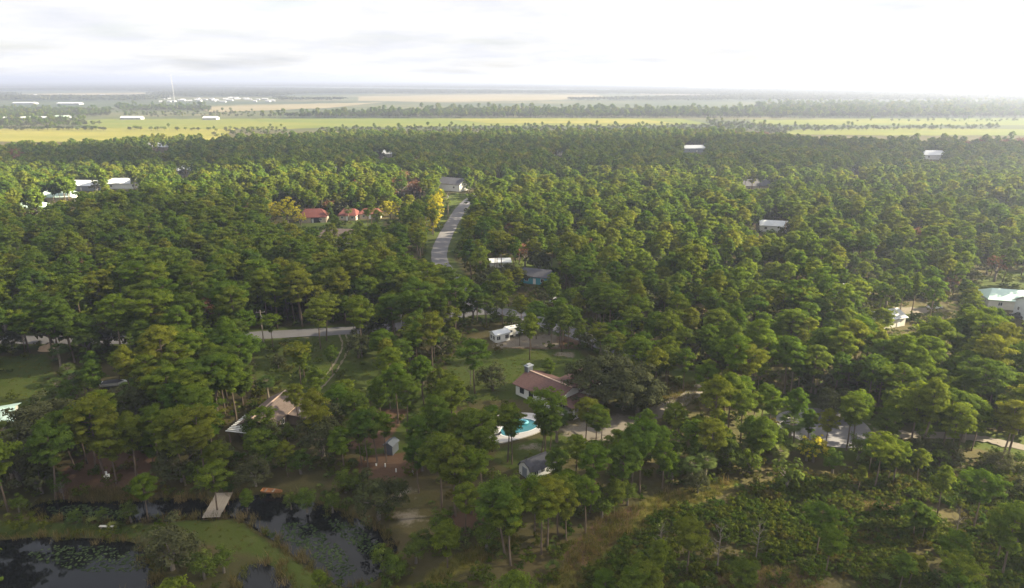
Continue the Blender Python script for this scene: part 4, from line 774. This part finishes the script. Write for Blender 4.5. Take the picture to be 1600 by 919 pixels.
def blocks(x, y, h, rad, base=.5):
    """whether a tree's crown would hide one of the open views"""
    r = np.zeros(x.shape, bool)
    for fz, fr in ((1.03, 0), (.95, -.6), (.95, .6), (.75, -1.1), (.75, 1.1), (.75, -.5), (.75, .5), (.75, 0), (base+.05, -.8), (base+.05, .8), (base+.05, 0)):
        px, py = P(x+fr*rad, y, h*fz)
        for k in KEEP: r |= inside(px, py, k)
    return r
print('protos ready')

# ------------------------------------------------------------------ tree placement
LAND = [('the footbridge', G(335, 795)), ('the dark channel', G(180, 795)), ('the lily pond', G(110, 870)), ('the big pond', G(530, 850)), ('the brown-roofed house', np.append(bc, 0)), ('the mint-roofed barn', G(10, 640)), ('the pool deck', np.append(cp, 0)), ('the maroon-roofed house', np.append(MC, 0)), ('the barn-style shed', np.append(scn, 0)),
 ('the garden shed', G(612, 706)), ('the portable building', G(785, 530)), ('the turning circle', np.append(CUL, 0)), ('the sandy driveway', G(985, 660)), ('the grassy trail', G(1030, 790)), ('the end of the grassy trail', G(900, 870)), ('the open scrub', G(1350, 850)), ('the far side of the scrub', G(1500, 760)), ('the sandy track', G(1530, 690)), ('the road bend', G(760, 490)), ('the two-lane road', G(430, 523)),
 ('the black car', G(171, 529)), ('the wheel ruts', G(530, 570)), ('the covered motorboat', G(180, 605)), ('the game boards', G(166, 745)), ('the road to the turning circle', G(1090, 598)), ('the sandy patch', G(640, 780)), ('the needle bed', G(600, 730)), ('the open lawn', G(40, 600)), ('the grassy peninsula', G(340, 830)), ('the road shoulder', G(900, 522)), ('the small dark pond', G(410, 895))]
ORD = ['nearest', 'second nearest', 'third nearest', 'fourth nearest', 'fifth nearest', 'sixth nearest', 'seventh nearest', 'eighth nearest', 'ninth nearest', 'tenth nearest', 'eleventh nearest', 'twelfth nearest', 'thirteenth nearest', 'fourteenth nearest', 'fifteenth nearest', 'sixteenth nearest']
def near_labels(items, noun):
    """items: list of (x, y, look). One label each, told by look and by the order of distance from the closest landmark"""
    by = {}
    for i, (x, y, lk) in enumerate(items):
        d = [np.hypot(x-p_[0], y-p_[1]) for _, p_ in LAND]; k = int(np.argmin(d)); by.setdefault(k, []).append((d[k], i))
    lab = [None]*len(items); grp = [None]*len(items)
    for k, v in by.items():
        v.sort(); cnt = {}
        for d, i in v:
            lk = items[i][2]; r_ = cnt.get(lk, 0); cnt[lk] = r_+1; grp[i] = '%ss around %s' % (noun, LAND[k][0].replace('the ', '', 1))
            lab[i] = '%s %s, %s of its shape to %s' % (lk, noun, ORD[r_], LAND[k][0]) if r_ < len(ORD) else '%s %s well away from %s' % (lk, noun, LAND[k][0])
    return lab, grp
def hsolve(x, y, topy):
    lo, hi = 1.0, 30.0
    for _ in range(30):
        m_ = (lo+hi)/2
        if P(x, y, m_)[1] > topy: lo = m_
        else: hi = m_
    return lo
HERO = [(163, 745, 620, 0), (150, 738, 630, 1), (340, 800, 722, 5), (232, 812, 742, 2), (387, 802, 764, 7), (852, 716, 612, 3), (846, 713, 640, 4), (859, 717, 645, 6), (793, 722, 632, 1), (800, 725, 642, 6), (770, 699, 634, 2), (690, 792, 678, 0), (712, 806, 690, 2), (655, 770, 690, 1), (728, 836, 756, 2), (575, 730, 640, 6), (590, 724, 636, 4), (566, 727, 650, 1), (604, 722, 645, 6),
 (742, 614, 528, 5), (565, 557, 462, 1), (470, 602, 537, 3), (478, 604, 545, 4), (428, 550, 492, 3), (1240, 692, 607, 4), (1332, 698, 612, 0), (1322, 704, 618, 1), (855, 862, 750, 6), (846, 866, 760, 6), (836, 838, 745, 0), (872, 836, 748, 3), (885, 850, 765, 1), (1000, 770, 660, 3), (985, 772, 668, 1), (1395, 760, 690, 1), (1385, 758, 700, 4), (1565, 905, 790, 0), (1555, 880, 795, 3), (1275, 870, 788, 3), (1480, 905, 830, 2), (1520, 830, 738, 3), (1365, 765, 680, 3), (915, 690, 622, 0), (930, 702, 632, 2), (940, 690, 640, 1), (735, 735, 640, 0), (715, 740, 655, 1), (752, 745, 662, 2), (305, 610, 520, 0), (380, 625, 530, 3), (360, 610, 525, 1), (312, 680, 575, 0), (335, 720, 630, 2), (280, 655, 600, 0), (660, 620, 560, 2), (630, 600, 530, 0), (888, 545, 478, 3), (855, 600, 560, 7), (828, 540, 500, 4), (812, 540, 505, 1), (1020, 585, 545, 0), (975, 550, 512, 0), (1155, 655, 588, 0), (1175, 668, 612, 2), (530, 668, 600, 1), (560, 690, 612, 0), (545, 650, 595, 3), (450, 745, 690, 2), (405, 740, 672, 0), (500, 930, 892, 0), (240, 730, 675, 7), (190, 600, 550, 1), (235, 605, 565, 0), (345, 600, 560, 2), (1010, 690, 640, 2), (1050, 700, 630, 0), (1085, 705, 650, 1), (1120, 690, 640, 2), (900, 745, 680, 0), (930, 760, 690, 1), (962, 745, 672, 2), (1030, 735, 668, 0), (870, 770, 700, 2), (418, 694, 636, 3), (300, 640, 560, 0), (468, 665, 600, 1), (500, 640, 575, 2), (600, 590, 515, 0), (520, 585, 540, 2), (640, 545, 490, 1), (700, 492, 418, 1), (672, 488, 410, 3), (725, 500, 432, 0), (650, 500, 425, 2), (745, 505, 445, 2), (838, 530, 470, 0), (815, 512, 462, 2), (862, 538, 486, 1), (938, 564, 506, 3), (1000, 592, 526, 2), (1042, 606, 545, 0), (1068, 612, 546, 1), (1102, 628, 562, 2), (1132, 642, 578, 0), (1190, 655, 600, 1), (1290, 702, 640, 2), (1262, 690, 640, 7), (905, 540, 495, 2), (960, 574, 518, 0), (760, 512, 462, 3), (785, 508, 455, 1)]
TREES = []
for x, y, ty, k in HERO:
    q = G(x, y); h_ = hsolve(q[0], q[1], ty); TREES.append((q[0], q[1], h_/PM[k][3], k, 1))
def jitter(x0, x1, y0, y1, cell):
    xs, ys = np.meshgrid(np.arange(x0, x1, cell), np.arange(y0, y1, cell)); xs = xs.ravel()+RNG.uniform(-.48, .48, xs.size)*cell; ys = ys.ravel()+RNG.uniform(-.48, .48, ys.size)*cell; return xs, ys
def inview(x, y, z=6, mx=60, my=40):
    px, py = P(x, y, z); return (px > -mx) & (px < 1600+mx) & (py < 919+my+60)
def limit_y(px): return np.interp(px, [0, 150, 250, 330, 420, 600, 800, 1000, 1112, 1200, 1250, 1600], [243, 237, 231, 233, 223, 219, 219, 217, 213, 220, 230, 232])
x, y = jitter(-820, 820, 72, 1000, 4.3); s = inview(x, y); x, y = x[s], y[s]; px, py = P(x, y, 0); s = py > limit_y(px)+RNG.normal(0, 1.5, len(px)); x, y = x[s], y[s]
lot = inside(x, y, LOT); scr = inside(x, y, SCRUB); pn = .5+.5*np.sin(x*.021+1.3*np.sin(y*.017))*np.sin(y*.023+.9*np.sin(x*.013+2))     # patchiness of the woods
strip = (np.minimum(linedist(x, y, RA), linedist(x, y, LANE_)) < 13) & (x > -8)
keep = np.where(strip, RNG.random(len(x)) < .85, False) | np.where(lot, RNG.random(len(x)) < .48, np.where(scr, RNG.random(len(x)) < .30, RNG.random(len(x)) < .58+.42*pn)); x, y, lot, scr, pn = [a[keep] for a in (x, y, lot, scr, pn)]
s = ~open_ground(x, y); x, y, lot, scr, pn = [a[s] for a in (x, y, lot, scr, pn)]
k = RNG.integers(0, 8, len(x)); k = np.where(scr, RNG.choice([1, 3, 4, 5, 6], len(x)), k); sc_ = RNG.uniform(.62, 1.15, len(x))*(.88+.2*pn); sc_ = np.where(scr, RNG.uniform(.38, .68, len(x)), sc_); sc_ = np.where((k == 7), sc_*.9, sc_)*np.interp(np.hypot(x, y), [0, 250, 600, 1000], [1, 1, .88, .82])
hh_ = np.array([p_[3] for p_ in PM])[k]*sc_; rr_ = np.array([p_[4] for p_ in PM])[k]*sc_; bb_ = np.array([p_[5] for p_ in PM])[k]
s = ~blocks(x, y, hh_, rr_)
hx = np.array([t_[0] for t_ in TREES]); hy = np.array([t_[1] for t_ in TREES])
for i in range(len(hx)): s &= np.hypot(x-hx[i], y-hy[i]) > 2.6
x, y, k, sc_, hh_, scr, lot = [a[s] for a in (x, y, k, sc_, hh_, scr, lot)]
print('pines', len(x))
dist = np.sqrt(x*x+y*y+60*60); px, py = P(x, y, hh_*.8); size = np.where((px > -5) & (px < 1605) & (py < 925), sc_*14/dist, 0); order = np.argsort(-size); n_ind = 300-len(TREES)
for i in order[:n_ind]: TREES.append((x[i], y[i], sc_[i], int(k[i]), 0))
lab, grp = near_labels([(t_[0], t_[1], PM[t_[3]][2]) for t_ in TREES], 'pine')
for (tx, ty, ts, tk, _), lb, gr in zip(TREES, lab, grp):
    put('pine_tree', PM[tk][0], PM[tk][1], (tx, ty, 0), RNG.random()*6.28, (ts*RNG.uniform(.94, 1.1), ts*RNG.uniform(.94, 1.1), ts), lb, 'tree', gr)
rest = order[n_ind:]; x, y, k, sc_ = x[rest], y[rest], k[rest], sc_[rest]; dist = np.hypot(x, y)
FARO = [quads_mesh('oak_far', *(lambda r: (r[0], [OAK, OAKB], None, r[2], r[1]))(roundtree(8, 4.0, 4.2, 34, 14, .5, .3, OAK, OAKB))), quads_mesh('broad_far', *(lambda r: (r[0], [BROAD, OAKB], None, r[2], r[1]))(roundtree(9, 3.6, 5, 34, 14, .5, .3, BROAD, OAKB))), quads_mesh('rust_far', *(lambda r: (r[0], [RUST, DEADB], None, r[2], r[1]))(roundtree(10, 4.0, 6, 26, 12, .5, .22, RUST, DEADB)))]
FC = proto_col('woods', P1+P2+FARO)
idx = np.where(dist < 430, k, k+8); px, py = P(x, y, 0); u = RNG.random(len(x)); idx = np.where(u < .12, 16, idx); idx = np.where((u > .12) & (u < .21), 17, idx); idx = np.where((u > .21) & (u < .22), 18, idx)
rust = (inside(px, py, [(555, 300), (650, 290), (660, 318), (560, 325)]) | inside(px, py, [(70, 226), (160, 222), (170, 238), (60, 245)]) | inside(px, py, [(1490, 226), (1620, 222), (1620, 244), (1500, 246)]) | inside(px, py, [(0, 250), (45, 250), (45, 270), (0, 270)]) | inside(px, py, [(1060, 215), (1200, 216), (1200, 226), (1060, 224)])) & (RNG.random(len(x)) < .7); idx = np.where(rust, 18, idx)
scatter('pine_woods', 'continuous pine woods stretching from the roads to the far fields', 'woods', np.stack([x, y, np.zeros(len(x))], 1), FC, 19, sc_*np.where(idx > 15, 1.15, 1.0), idx=idx)
# far belts and hedgerows
FAR = [([(400, 184.5), (640, 176), (820, 173), (1000, 175), (1120, 176), (1210, 166), (1640, 162), (1640, 184), (1200, 185), (1000, 184.5)], 8.5, 1.0), ([(0, 178), (90, 185), (160, 196), (60, 200), (-20, 200)], 9, .7), ([(-20, 170), (180, 172), (170, 182), (-20, 184)], 12, .7), ([(180, 168), (330, 168), (330, 174), (190, 174)], 12, .8), ([(-20, 201.5), (165, 202), (165, 205), (-20, 205)], 8, .6), ([(200, 202.5), (340, 203.5), (340, 205.5), (200, 204.5)], 9, .55), ([(340, 203), (460, 201), (440, 215), (330, 216)], 15, .5), ([(1100, 190), (1200, 196), (1230, 212), (1120, 205)], 9, .6), ([(1200, 197.5), (1400, 200), (1560, 198), (1560, 203), (1300, 205), (1200, 208)], 11, .5), ([(500, 202), (1110, 197), (1110, 206), (500, 212)], 10, .55), ([(1290, 190), (1600, 188), (1600, 191), (1290, 191)], 20, .5), ([(180, 176), (400, 176), (400, 184), (190, 184)], 22, .6)]
X = []; S = []
for poly, cell, s0 in FAR:
    g = np.array(gp(poly)); gx_, gy_ = jitter(g[:, 0].min(), g[:, 0].max(), g[:, 1].min(), g[:, 1].max(), cell*(1 if cell > 10 else 1.25)); a = inside(gx_, gy_, [tuple(q) for q in g]) & inview(gx_, gy_); X.append(np.stack([gx_[a], gy_[a], np.zeros(a.sum())], 1)); S.append(s0*RNG.uniform(.75, 1.2, a.sum()))
X = np.vstack(X); S = np.concatenate(S); print('far', len(X)); i_ = RNG.integers(8, 16, len(X)); u = RNG.random(len(X)); i_ = np.where(u < .55, 16, np.where(u < .85, 17, i_))
scatter('far_woods', 'hazy tree belts and hedgerows beyond the open fields', 'woods', X, FC, 19, S*1.1, idx=i_)
# woods merging towards the horizon: clumps of many crowns
def clumpm():
    n = 26; C = np.stack([RNG.normal(0, 22, n), RNG.normal(0, 22, n), 6+3*RNG.random(n)], 1); V, t_ = clump_leaves(C, np.full(n, 5.5), 7, 3.0, 1.9, None, .5, .8); return quads_mesh('wood_clump', V, [OAK, BARK], tint=t_)
CC = proto_col('clumps', [clumpm() for _ in range(4)])
X = []
for cell, a, b_, thr in ((46, 2350, 5200, .42), (95, 5200, 11000, .42), (260, 11000, 24000, .35)):
    gx_, gy_ = jitter(-b_*.8, b_*.8, a, b_, cell); s = inview(gx_, gy_); gx_, gy_ = gx_[s], gy_[s]
    nz = .5+.28*np.sin(gx_*.0021+2.1*np.sin(gy_*.0013))+.28*np.sin(gy_*.0034+1.7*np.sin(gx_*.0011+1)); s = nz > thr; px, py = P(gx_, gy_, 0)
    for q in ([(555, 147), (935, 147), (965, 156), (700, 162), (300, 178), (300, 166), (555, 158)], [(15, 144.5), (245, 144.5), (245, 153), (15, 153)], [(245, 152), (440, 152), (440, 162), (245, 162)]): s &= ~inside(px, py, q)
    X.append(np.stack([gx_[s], gy_[s], np.zeros(s.sum()), np.full(s.sum(), cell/52)], 1))
X = np.vstack(X); print('clumps', len(X)); scl = np.stack([X[:, 3]**.9, X[:, 3]**.9, np.clip(X[:, 3]**.25, 1, 1.4)], 1)*RNG.uniform(.8, 1.15, len(X))[:, None]
scatter('distant_woods', 'blue hazy woodland merging into the flat horizon', 'woods', X[:, :3], CC, 4, scl)

# broad dark oaks, small broadleaf trees, palms, coloured trees and bare trees
OK_ = [(940, 632, 556, 0), (975, 640, 562, 1), (995, 645, 585, 2), (1290, 640, 610, 2), (60, 735, 640, 1), (95, 700, 625, 0), (505, 712, 642, 2), (592, 812, 745, 2), (285, 752, 690, 2), (345, 735, 690, 2), (770, 610, 570, 2), (30, 760, 690, 2), (270, 890, 820, 2), (20, 548, 515, 2), (1010, 640, 590, 2), (1440, 440, 405, 1), (795, 452, 412, 0), (770, 455, 418, 1), (1300, 655, 610, 2), (1480, 730, 690, 2), (1440, 725, 685, 2), (640, 565, 525, 2), (435, 575, 555, 2), (560, 560, 520, 2), (1560, 738, 705, 2), (850, 475, 455, 2), (215, 660, 600, 2), (425, 700, 660, 2), (1090, 770, 738, 2), (255, 700, 645, 2), (400, 760, 715, 2)]
it = []
for x_, y_, ty, kk in OK_:
    q = G(x_, y_); h_ = hsolve(q[0], q[1], ty); it.append((q[0], q[1], 'dense dark-leaved' if kk < 2 else 'small dark-leaved', h_/9 if kk < 2 else h_/8, kk))
lab, grp = near_labels([i_[:3] for i_ in it], 'oak')
for (a, b_, _, s_, kk), lb, gr in zip(it, lab, grp): put('oak_tree', OAKM[kk][0], OAKM[kk][1], (a, b_, 0), RNG.random()*6.28, s_, lb, 'tree', gr)
BR_ = [(800, 509, 486), (830, 514, 489), (858, 524, 497), (880, 532, 504), (906, 541, 511), (940, 555, 524), (970, 568, 538), (770, 500, 478), (725, 500, 470), (690, 505, 472), (668, 470, 440), (655, 505, 480), (420, 700, 655), (395, 690, 652), (450, 690, 662), (1000, 580, 550), (1025, 592, 562), (420, 740, 682), (310, 760, 718), (470, 740, 700), (480, 800, 765), (520, 800, 770), (455, 795, 770), (540, 770, 735), (60, 765, 735), (95, 770, 738), (30, 800, 775), (320, 905, 862), (290, 860, 828), (350, 895, 858), (620, 905, 868), (600, 890, 852), (650, 880, 840), (570, 720, 690), (660, 735, 690), (690, 845, 800), (760, 860, 815), (800, 800, 745), (780, 790, 740), (1190, 700, 655), (1220, 712, 672), (1170, 740, 700), (1140, 735, 690), (1260, 720, 682), (1300, 740, 705), (1440, 690, 655), (1470, 660, 620), (1340, 720, 680), (200, 660, 625), (250, 655, 600), (270, 700, 650), (140, 620, 580), (110, 640, 600), (120, 815, 795), (160, 812, 795), (205, 815, 785), (940, 810, 770), (905, 800, 760), (980, 790, 755), (880, 780, 740), (1050, 750, 705), (1090, 735, 690), (700, 620, 590), (560, 770, 738), (610, 640, 605), (480, 560, 535)]
it = []
for x_, y_, ty in BR_: q = G(x_, y_); it.append((q[0], q[1], 'leafy green small', hsolve(q[0], q[1], ty)/8, RNG.integers(0, 2)))
lab, grp = near_labels([i_[:3] for i_ in it], 'tree')
for (a, b_, _, s_, kk), lb, gr in zip(it, lab, grp): put('broadleaf_tree', BRM[kk][0], BRM[kk][1], (a, b_, 0), RNG.random()*6.28, s_, lb, 'tree', gr)
PA_ = [(20, 748, 664), (95, 575, 540), (120, 622, 582), (95, 632, 594), (203, 595, 545), (110, 600, 570), (258, 632, 590), (240, 645, 610), (1232, 700, 650), (1175, 720, 690), (1160, 725, 695), (1080, 760, 718), (1100, 755, 712), (1215, 735, 700), (1505, 690, 640), (1490, 640, 600), (545, 345, 325), (420, 625, 590), (870, 690, 640), (985, 735, 700), (1060, 690, 650), (1130, 720, 680), (700, 340, 312), (1380, 420, 392)]
it = []
for x_, y_, ty in PA_: q = G(x_, y_); h_ = hsolve(q[0], q[1], ty); kk = int(np.argmin([abs(h_-a-1) for a in (5.5, 7.5, 9)])); it.append((q[0], q[1], 'fan-leaved cabbage', h_/((5.5, 7.5, 9)[kk]+1.2), kk))
lab, grp = near_labels([i_[:3] for i_ in it], 'palm')
for (a, b_, _, s_, kk), lb, gr in zip(it, lab, grp): put('palm_tree', PALMM[kk][0], PALMM[kk][1], (a, b_, 0), RNG.random()*6.28, (s_*1.35, s_*1.35, s_), lb, 'palm', gr)
FE_ = [(205, 640), (232, 648), (195, 655), (212, 625), (245, 668), (1510, 668), (1488, 672)]
it = [(G(a, b_)[0], G(a, b_)[1], 'feathery arching') for a, b_ in FE_]; lab, grp = near_labels(it, 'palm')
for (a, b_, _), lb, gr in zip(it, lab, grp): put('feather_palm', FEAM[0], FEAM[1], (a, b_, 0), RNG.random()*6.28, RNG.uniform(.9, 1.3), lb, 'palm', gr)
GO_ = [(450, 350, 1.0, 'round golden-leaved tree beside the red tiled house'), (425, 348, .75, 'smaller golden-leaved tree beyond the red tiled house'), (610, 345, .8, 'golden-green tree half covering the long red tiled house'), (1440, 244, .7, 'golden shrub-like tree next to the far white house'), (1270, 722, .42, 'low golden bush below the turning circle'), (470, 352, .5, 'low golden bush on the lawn of the red tiled house')]
for x_, y_, s_, lb in GO_: q = G(x_, y_); put('golden_tree', GOLDM[0], GOLDM[1], (q[0], q[1], 0), x_, s_, lb, 'tree', 'golden-leaved trees')
for i, (x_, y_, s_) in enumerate(((676, 366, 1.0), (680, 358, 1.05), (684, 350, .95), (687, 343, 1.0))): q = G(x_, y_); put('roadside_tree', COLM[0], COLM[1], (q[0], q[1], 0), i, (s_*.75, s_*.75, s_), '%s yellow-green roadside tree along the side road verge, counted from the pale driveway' % ['first', 'second', 'third', 'fourth'][i], 'tree', 'yellow-green trees along the side road')
BA_ = [(735, 600, .9, 0, 'grey leafless tree beside the lot lawn'), (612, 556, 1.0, 0, 'pinkish bare-branched tree near the road bend'), (632, 560, .8, 0, 'second bare-branched tree near the road bend'), (1030, 880, .8, 1, 'bare grey snag at the edge of the dark scrub'), (1180, 880, .9, 1, 'thin bare snag standing in the open scrub'), (1490, 850, .8, 1, 'pale bare snag among the scrub pines'), (350, 735, .6, 0, 'bare shrub on the channel bank by the footbridge'), (100, 780, .5, 0, 'bare shrub on the reedy channel bank'), (1120, 895, 1.0, 1, 'tall dark snag over the red scrub clearing')]
for x_, y_, s_, kk, lb in BA_: q = G(x_, y_); r = empty('bare_tree', (q[0], q[1], 0), x_, s_); tag(r, lb, 'tree', 'bare trees'); o = bpy.data.objects.new('limbs', BAREM[kk]); COL.objects.link(o); o.parent = r
# undergrowth, reeds, lily pads
SHC = proto_col('shrubs', SHM); X = []; S = []; I = []
for cell, x0, x1, y0, y1, p_, s0 in ((2.3, -190, 190, 72, 240, .68, .95), (4.6, -340, 340, 240, 430, .7, 1.7)):
    a, b_ = jitter(x0, x1, y0, y1, cell); s = inview(a, b_, 0) & (RNG.random(len(a)) < p_) & ~open_ground(a, b_); px, py = P(a, b_, 0)
    for q in SAND+LITTER+TRAIL: s &= ~(inside(a, b_, gp(q)) & (RNG.random(len(a)) < .85))
    for q in KEEP[7:19]: s &= ~inside(px, py-4, q)
    inl = inside(a, b_, LOT); s &= ~(inl & (RNG.random(len(a)) < .3)); X.append(np.stack([a[s], b_[s], np.zeros(s.sum())], 1)); S.append(s0*RNG.uniform(.45, 1.35, s.sum())); I.append(RNG.choice(5, s.sum(), p=[.25, .2, .2, .2, .15]))
a, b_ = jitter(-30, 160, 70, 128, 1.15); s = inview(a, b_, 0) & inside(a, b_, SCRUB) & ~open_ground(a, b_) & (RNG.random(len(a)) < .9); gap = np.sin(a*.19+1.5*np.sin(b_*.13))*np.sin(b_*.23+1.1*np.sin(a*.11)); s &= gap > -.62
for q in LITTER+TRAIL: s &= ~(inside(a, b_, gp(q)) & (RNG.random(len(a)) < .8))
X.append(np.stack([a[s], b_[s], np.zeros(s.sum())], 1)); S.append(RNG.uniform(.4, .95, s.sum())*(1+.35*gap[s])); I.append(RNG.choice(5, s.sum(), p=[.27, .27, .26, .1, .1])); X = np.vstack(X); print('shrubs', len(X))
scatter('undergrowth', 'dense dark undergrowth of shrubs and palmetto beneath the pines', 'shrubs', X, SHC, 5, np.concatenate(S), idx=np.concatenate(I))
X = []; TC = proto_col('tufts', REEDM+GRM); I = []; S = []
for g in PONDG.values():
    for i in range(len(g)):
        a = np.array(g[i]); c2 = np.array(g[(i+1) % len(g)]); n = int(np.linalg.norm(c2-a)*2.2)
        for k_ in range(n):
            if RNG.random() < .75: q = a+(c2-a)*RNG.random()+RNG.normal(0, .55, 2); X.append((q[0], q[1], -.35)); I.append(RNG.integers(0, 2) if RNG.random() < .5 else RNG.integers(2, 4)); S.append(RNG.uniform(.6, 1.3))
for q in ([(110, 770), (200, 768), (205, 780), (115, 782)],):
    g = np.array(gp(q)); a, b_ = jitter(g[:, 0].min(), g[:, 0].max(), g[:, 1].min(), g[:, 1].max(), .45); s = inside(a, b_, [tuple(v_) for v_ in g])
    for u_, w_ in zip(a[s], b_[s]): X.append((u_, w_, -.1)); I.append(RNG.integers(0, 2)); S.append(RNG.uniform(.7, 1.2))
scatter('bank_reeds', 'straw-coloured reeds and rank grass along the pond banks', 'reeds', np.array(X), TC, 4, np.array(S), idx=np.array(I))
X = []; S = []; I = []
for q in LAWN[:6]+TRAIL+LAWN[9:11]+[LITTER[5], LITTER[6], LITTER[4]]+[[(1015, 600), (1090, 598), (1090, 632), (1000, 640)]]:
    g = np.array(gp(q)); rough_ = q in TRAIL or q in LITTER or q[0] == (1015, 600); a, b_ = jitter(g[:, 0].min(), g[:, 0].max(), g[:, 1].min(), g[:, 1].max(), .8 if rough_ else 1.5); s = inside(a, b_, [tuple(v_) for v_ in g]) & inview(a, b_, 0)
    for gg in PONDG.values(): s &= ~inside(a, b_, gg)
    s &= (linedist(a, b_, RA) > 3.6) & (np.hypot(a-CUL[0], b_-CUL[1]) > 10.5) & (linedist(a, b_, DL) > 2)
    X.append(np.stack([a[s], b_[s], np.full(s.sum(), -.02)], 1)); S.append(RNG.uniform(.5, 1.3, s.sum())*(1 if rough_ else .45)); I.append(np.where(RNG.random(s.sum()) < (.1 if rough_ else 0), 0, 2)+RNG.integers(0, 2, s.sum()))
scatter('grass', 'rough grass on the lawns and trails', 'grass', np.vstack(X), TC, 4, np.concatenate(S), idx=np.concatenate(I))
LILY = leafmat('lily_leaves', [(.030, .050, .020), (.050, .066, .034)], .05); pads = []
for nm, poly, n in (('lily', [(40, 862), (90, 848), (170, 850), (225, 866), (215, 890), (140, 890), (80, 880)], 300), ('main', [(440, 815), (480, 812), (530, 850), (560, 890), (530, 900), (480, 858), (440, 840)], 420), ('main', [(500, 800), (560, 820), (600, 850), (570, 865), (520, 825)], 260), ('main', [(70, 790), (130, 785), (190, 795), (190, 808), (90, 806)], 260)):
    g = np.array(gp(poly)); a = RNG.uniform(g[:, 0].min(), g[:, 0].max(), n*3); b_ = RNG.uniform(g[:, 1].min(), g[:, 1].max(), n*3); s = inside(a, b_, [tuple(v_) for v_ in g]) & inside(a, b_, PONDG[nm]); a, b_ = a[s][:n], b_[s][:n]; pads += list(zip(a, b_))
pads = np.array(pads); C = np.column_stack([pads, np.full(len(pads), -.40)+RNG.random(len(pads))*.015]); nn = np.tile((0, 0, 1.0), (len(C), 1))+RNG.normal(0, .03, (len(C), 3)); V = leaves(C, nn, .26*RNG.uniform(.6, 1.3, len(C)), .24*RNG.uniform(.6, 1.3, len(C)))
o = bpy.data.objects.new('lily_pads', quads_mesh('lily_pads', V, [LILY, BARK])); COL.objects.link(o); tag(o, 'green lily pads floating on the dark ponds', 'lily pads', kind='stuff')

# ------------------------------------------------------------------ broken clouds out of view, placed so their shade falls on parts of the woods
m, t, o = newmat('thin_cloud'); d = t.nodes.new('ShaderNodeBsdfDiffuse'); d.inputs[0].default_value = (.9, .9, .9, 1); tr = t.nodes.new('ShaderNodeBsdfTranslucent'); tr.inputs[0].default_value = (.9, .9, .9, 1); tp = t.nodes.new('ShaderNodeBsdfTransparent')
a_ = t.nodes.new('ShaderNodeMixShader'); a_.inputs[0].default_value = .5; t.links.new(d.outputs[0], a_.inputs[1]); t.links.new(tr.outputs[0], a_.inputs[2]); b2 = t.nodes.new('ShaderNodeMixShader'); b2.inputs[0].default_value = .54; t.links.new(a_.outputs[0], b2.inputs[1]); t.links.new(tp.outputs[0], b2.inputs[2]); t.links.new(b2.outputs[0], o.inputs[0])
def shade_cloud(gx_, gy_, rx, ry, rz=0.0, hgt=850, th=28):
    c = np.array([gx_, gy_, 0])+SUN*(hgt/SUN[2]); bm = bmesh.new(); bmesh.ops.create_icosphere(bm, subdivisions=5, radius=1); ph = np.random.default_rng(int(abs(gx_)+abs(gy_))).random(6)*6.28
    for v_ in bm.verts:
        u_, w_, z_ = v_.co; a = atan2(w_, u_); r_ = 1+.07*sin(3*a+ph[0])+.05*sin(5*a+ph[1])+.04*sin(9*a+ph[2])+.025*sin(17*a+ph[3]); lump = 1+.35*sin(u_*7+ph[4])*sin(w_*6+ph[5])
        v_.co = (u_*r_*rx, w_*r_*ry, (z_*th*lump if z_ > 0 else z_*th*.25))
    me = bpy.data.meshes.new('cloud'); bm.to_mesh(me); bm.free(); me.materials.append(MATS['thin_cloud']); me.polygons.foreach_set('use_smooth', [True]*len(me.polygons)); o = bpy.data.objects.new('cloud', me); COL.objects.link(o); o.location = c; o.rotation_euler = (0, 0, rz); tag(o, kind='structure')
shade_cloud(-140, 195, 165, 160, .0); shade_cloud(100, 52, 190, 36, .0); shade_cloud(-75, 78, 125, 44, .0); shade_cloud(60, 610, 520, 140, .04); shade_cloud(720, 590, 300, 125, -.1); shade_cloud(-560, 545, 330, 78, .1)  # second and third are made-up clouds, added out of view to darken the foreground
# ------------------------------------------------------------------ haze
hz = MB().box((0, 19000, 47), (90000, 48000, 100)); m, t, o = newmat('haze_air'); pv = t.nodes.new('ShaderNodeVolumePrincipled'); pv.inputs['Color'].default_value = (.66, .74, 1.0, 1); pv.inputs['Density'].default_value = 2.4e-4; pv.inputs['Anisotropy'].default_value = .45
t.links.new(pv.outputs[0], o.inputs['Volume']); ho = hz.build('haze', m); tag(ho, 'pale blue haze over the plain', 'haze', kind='stuff')
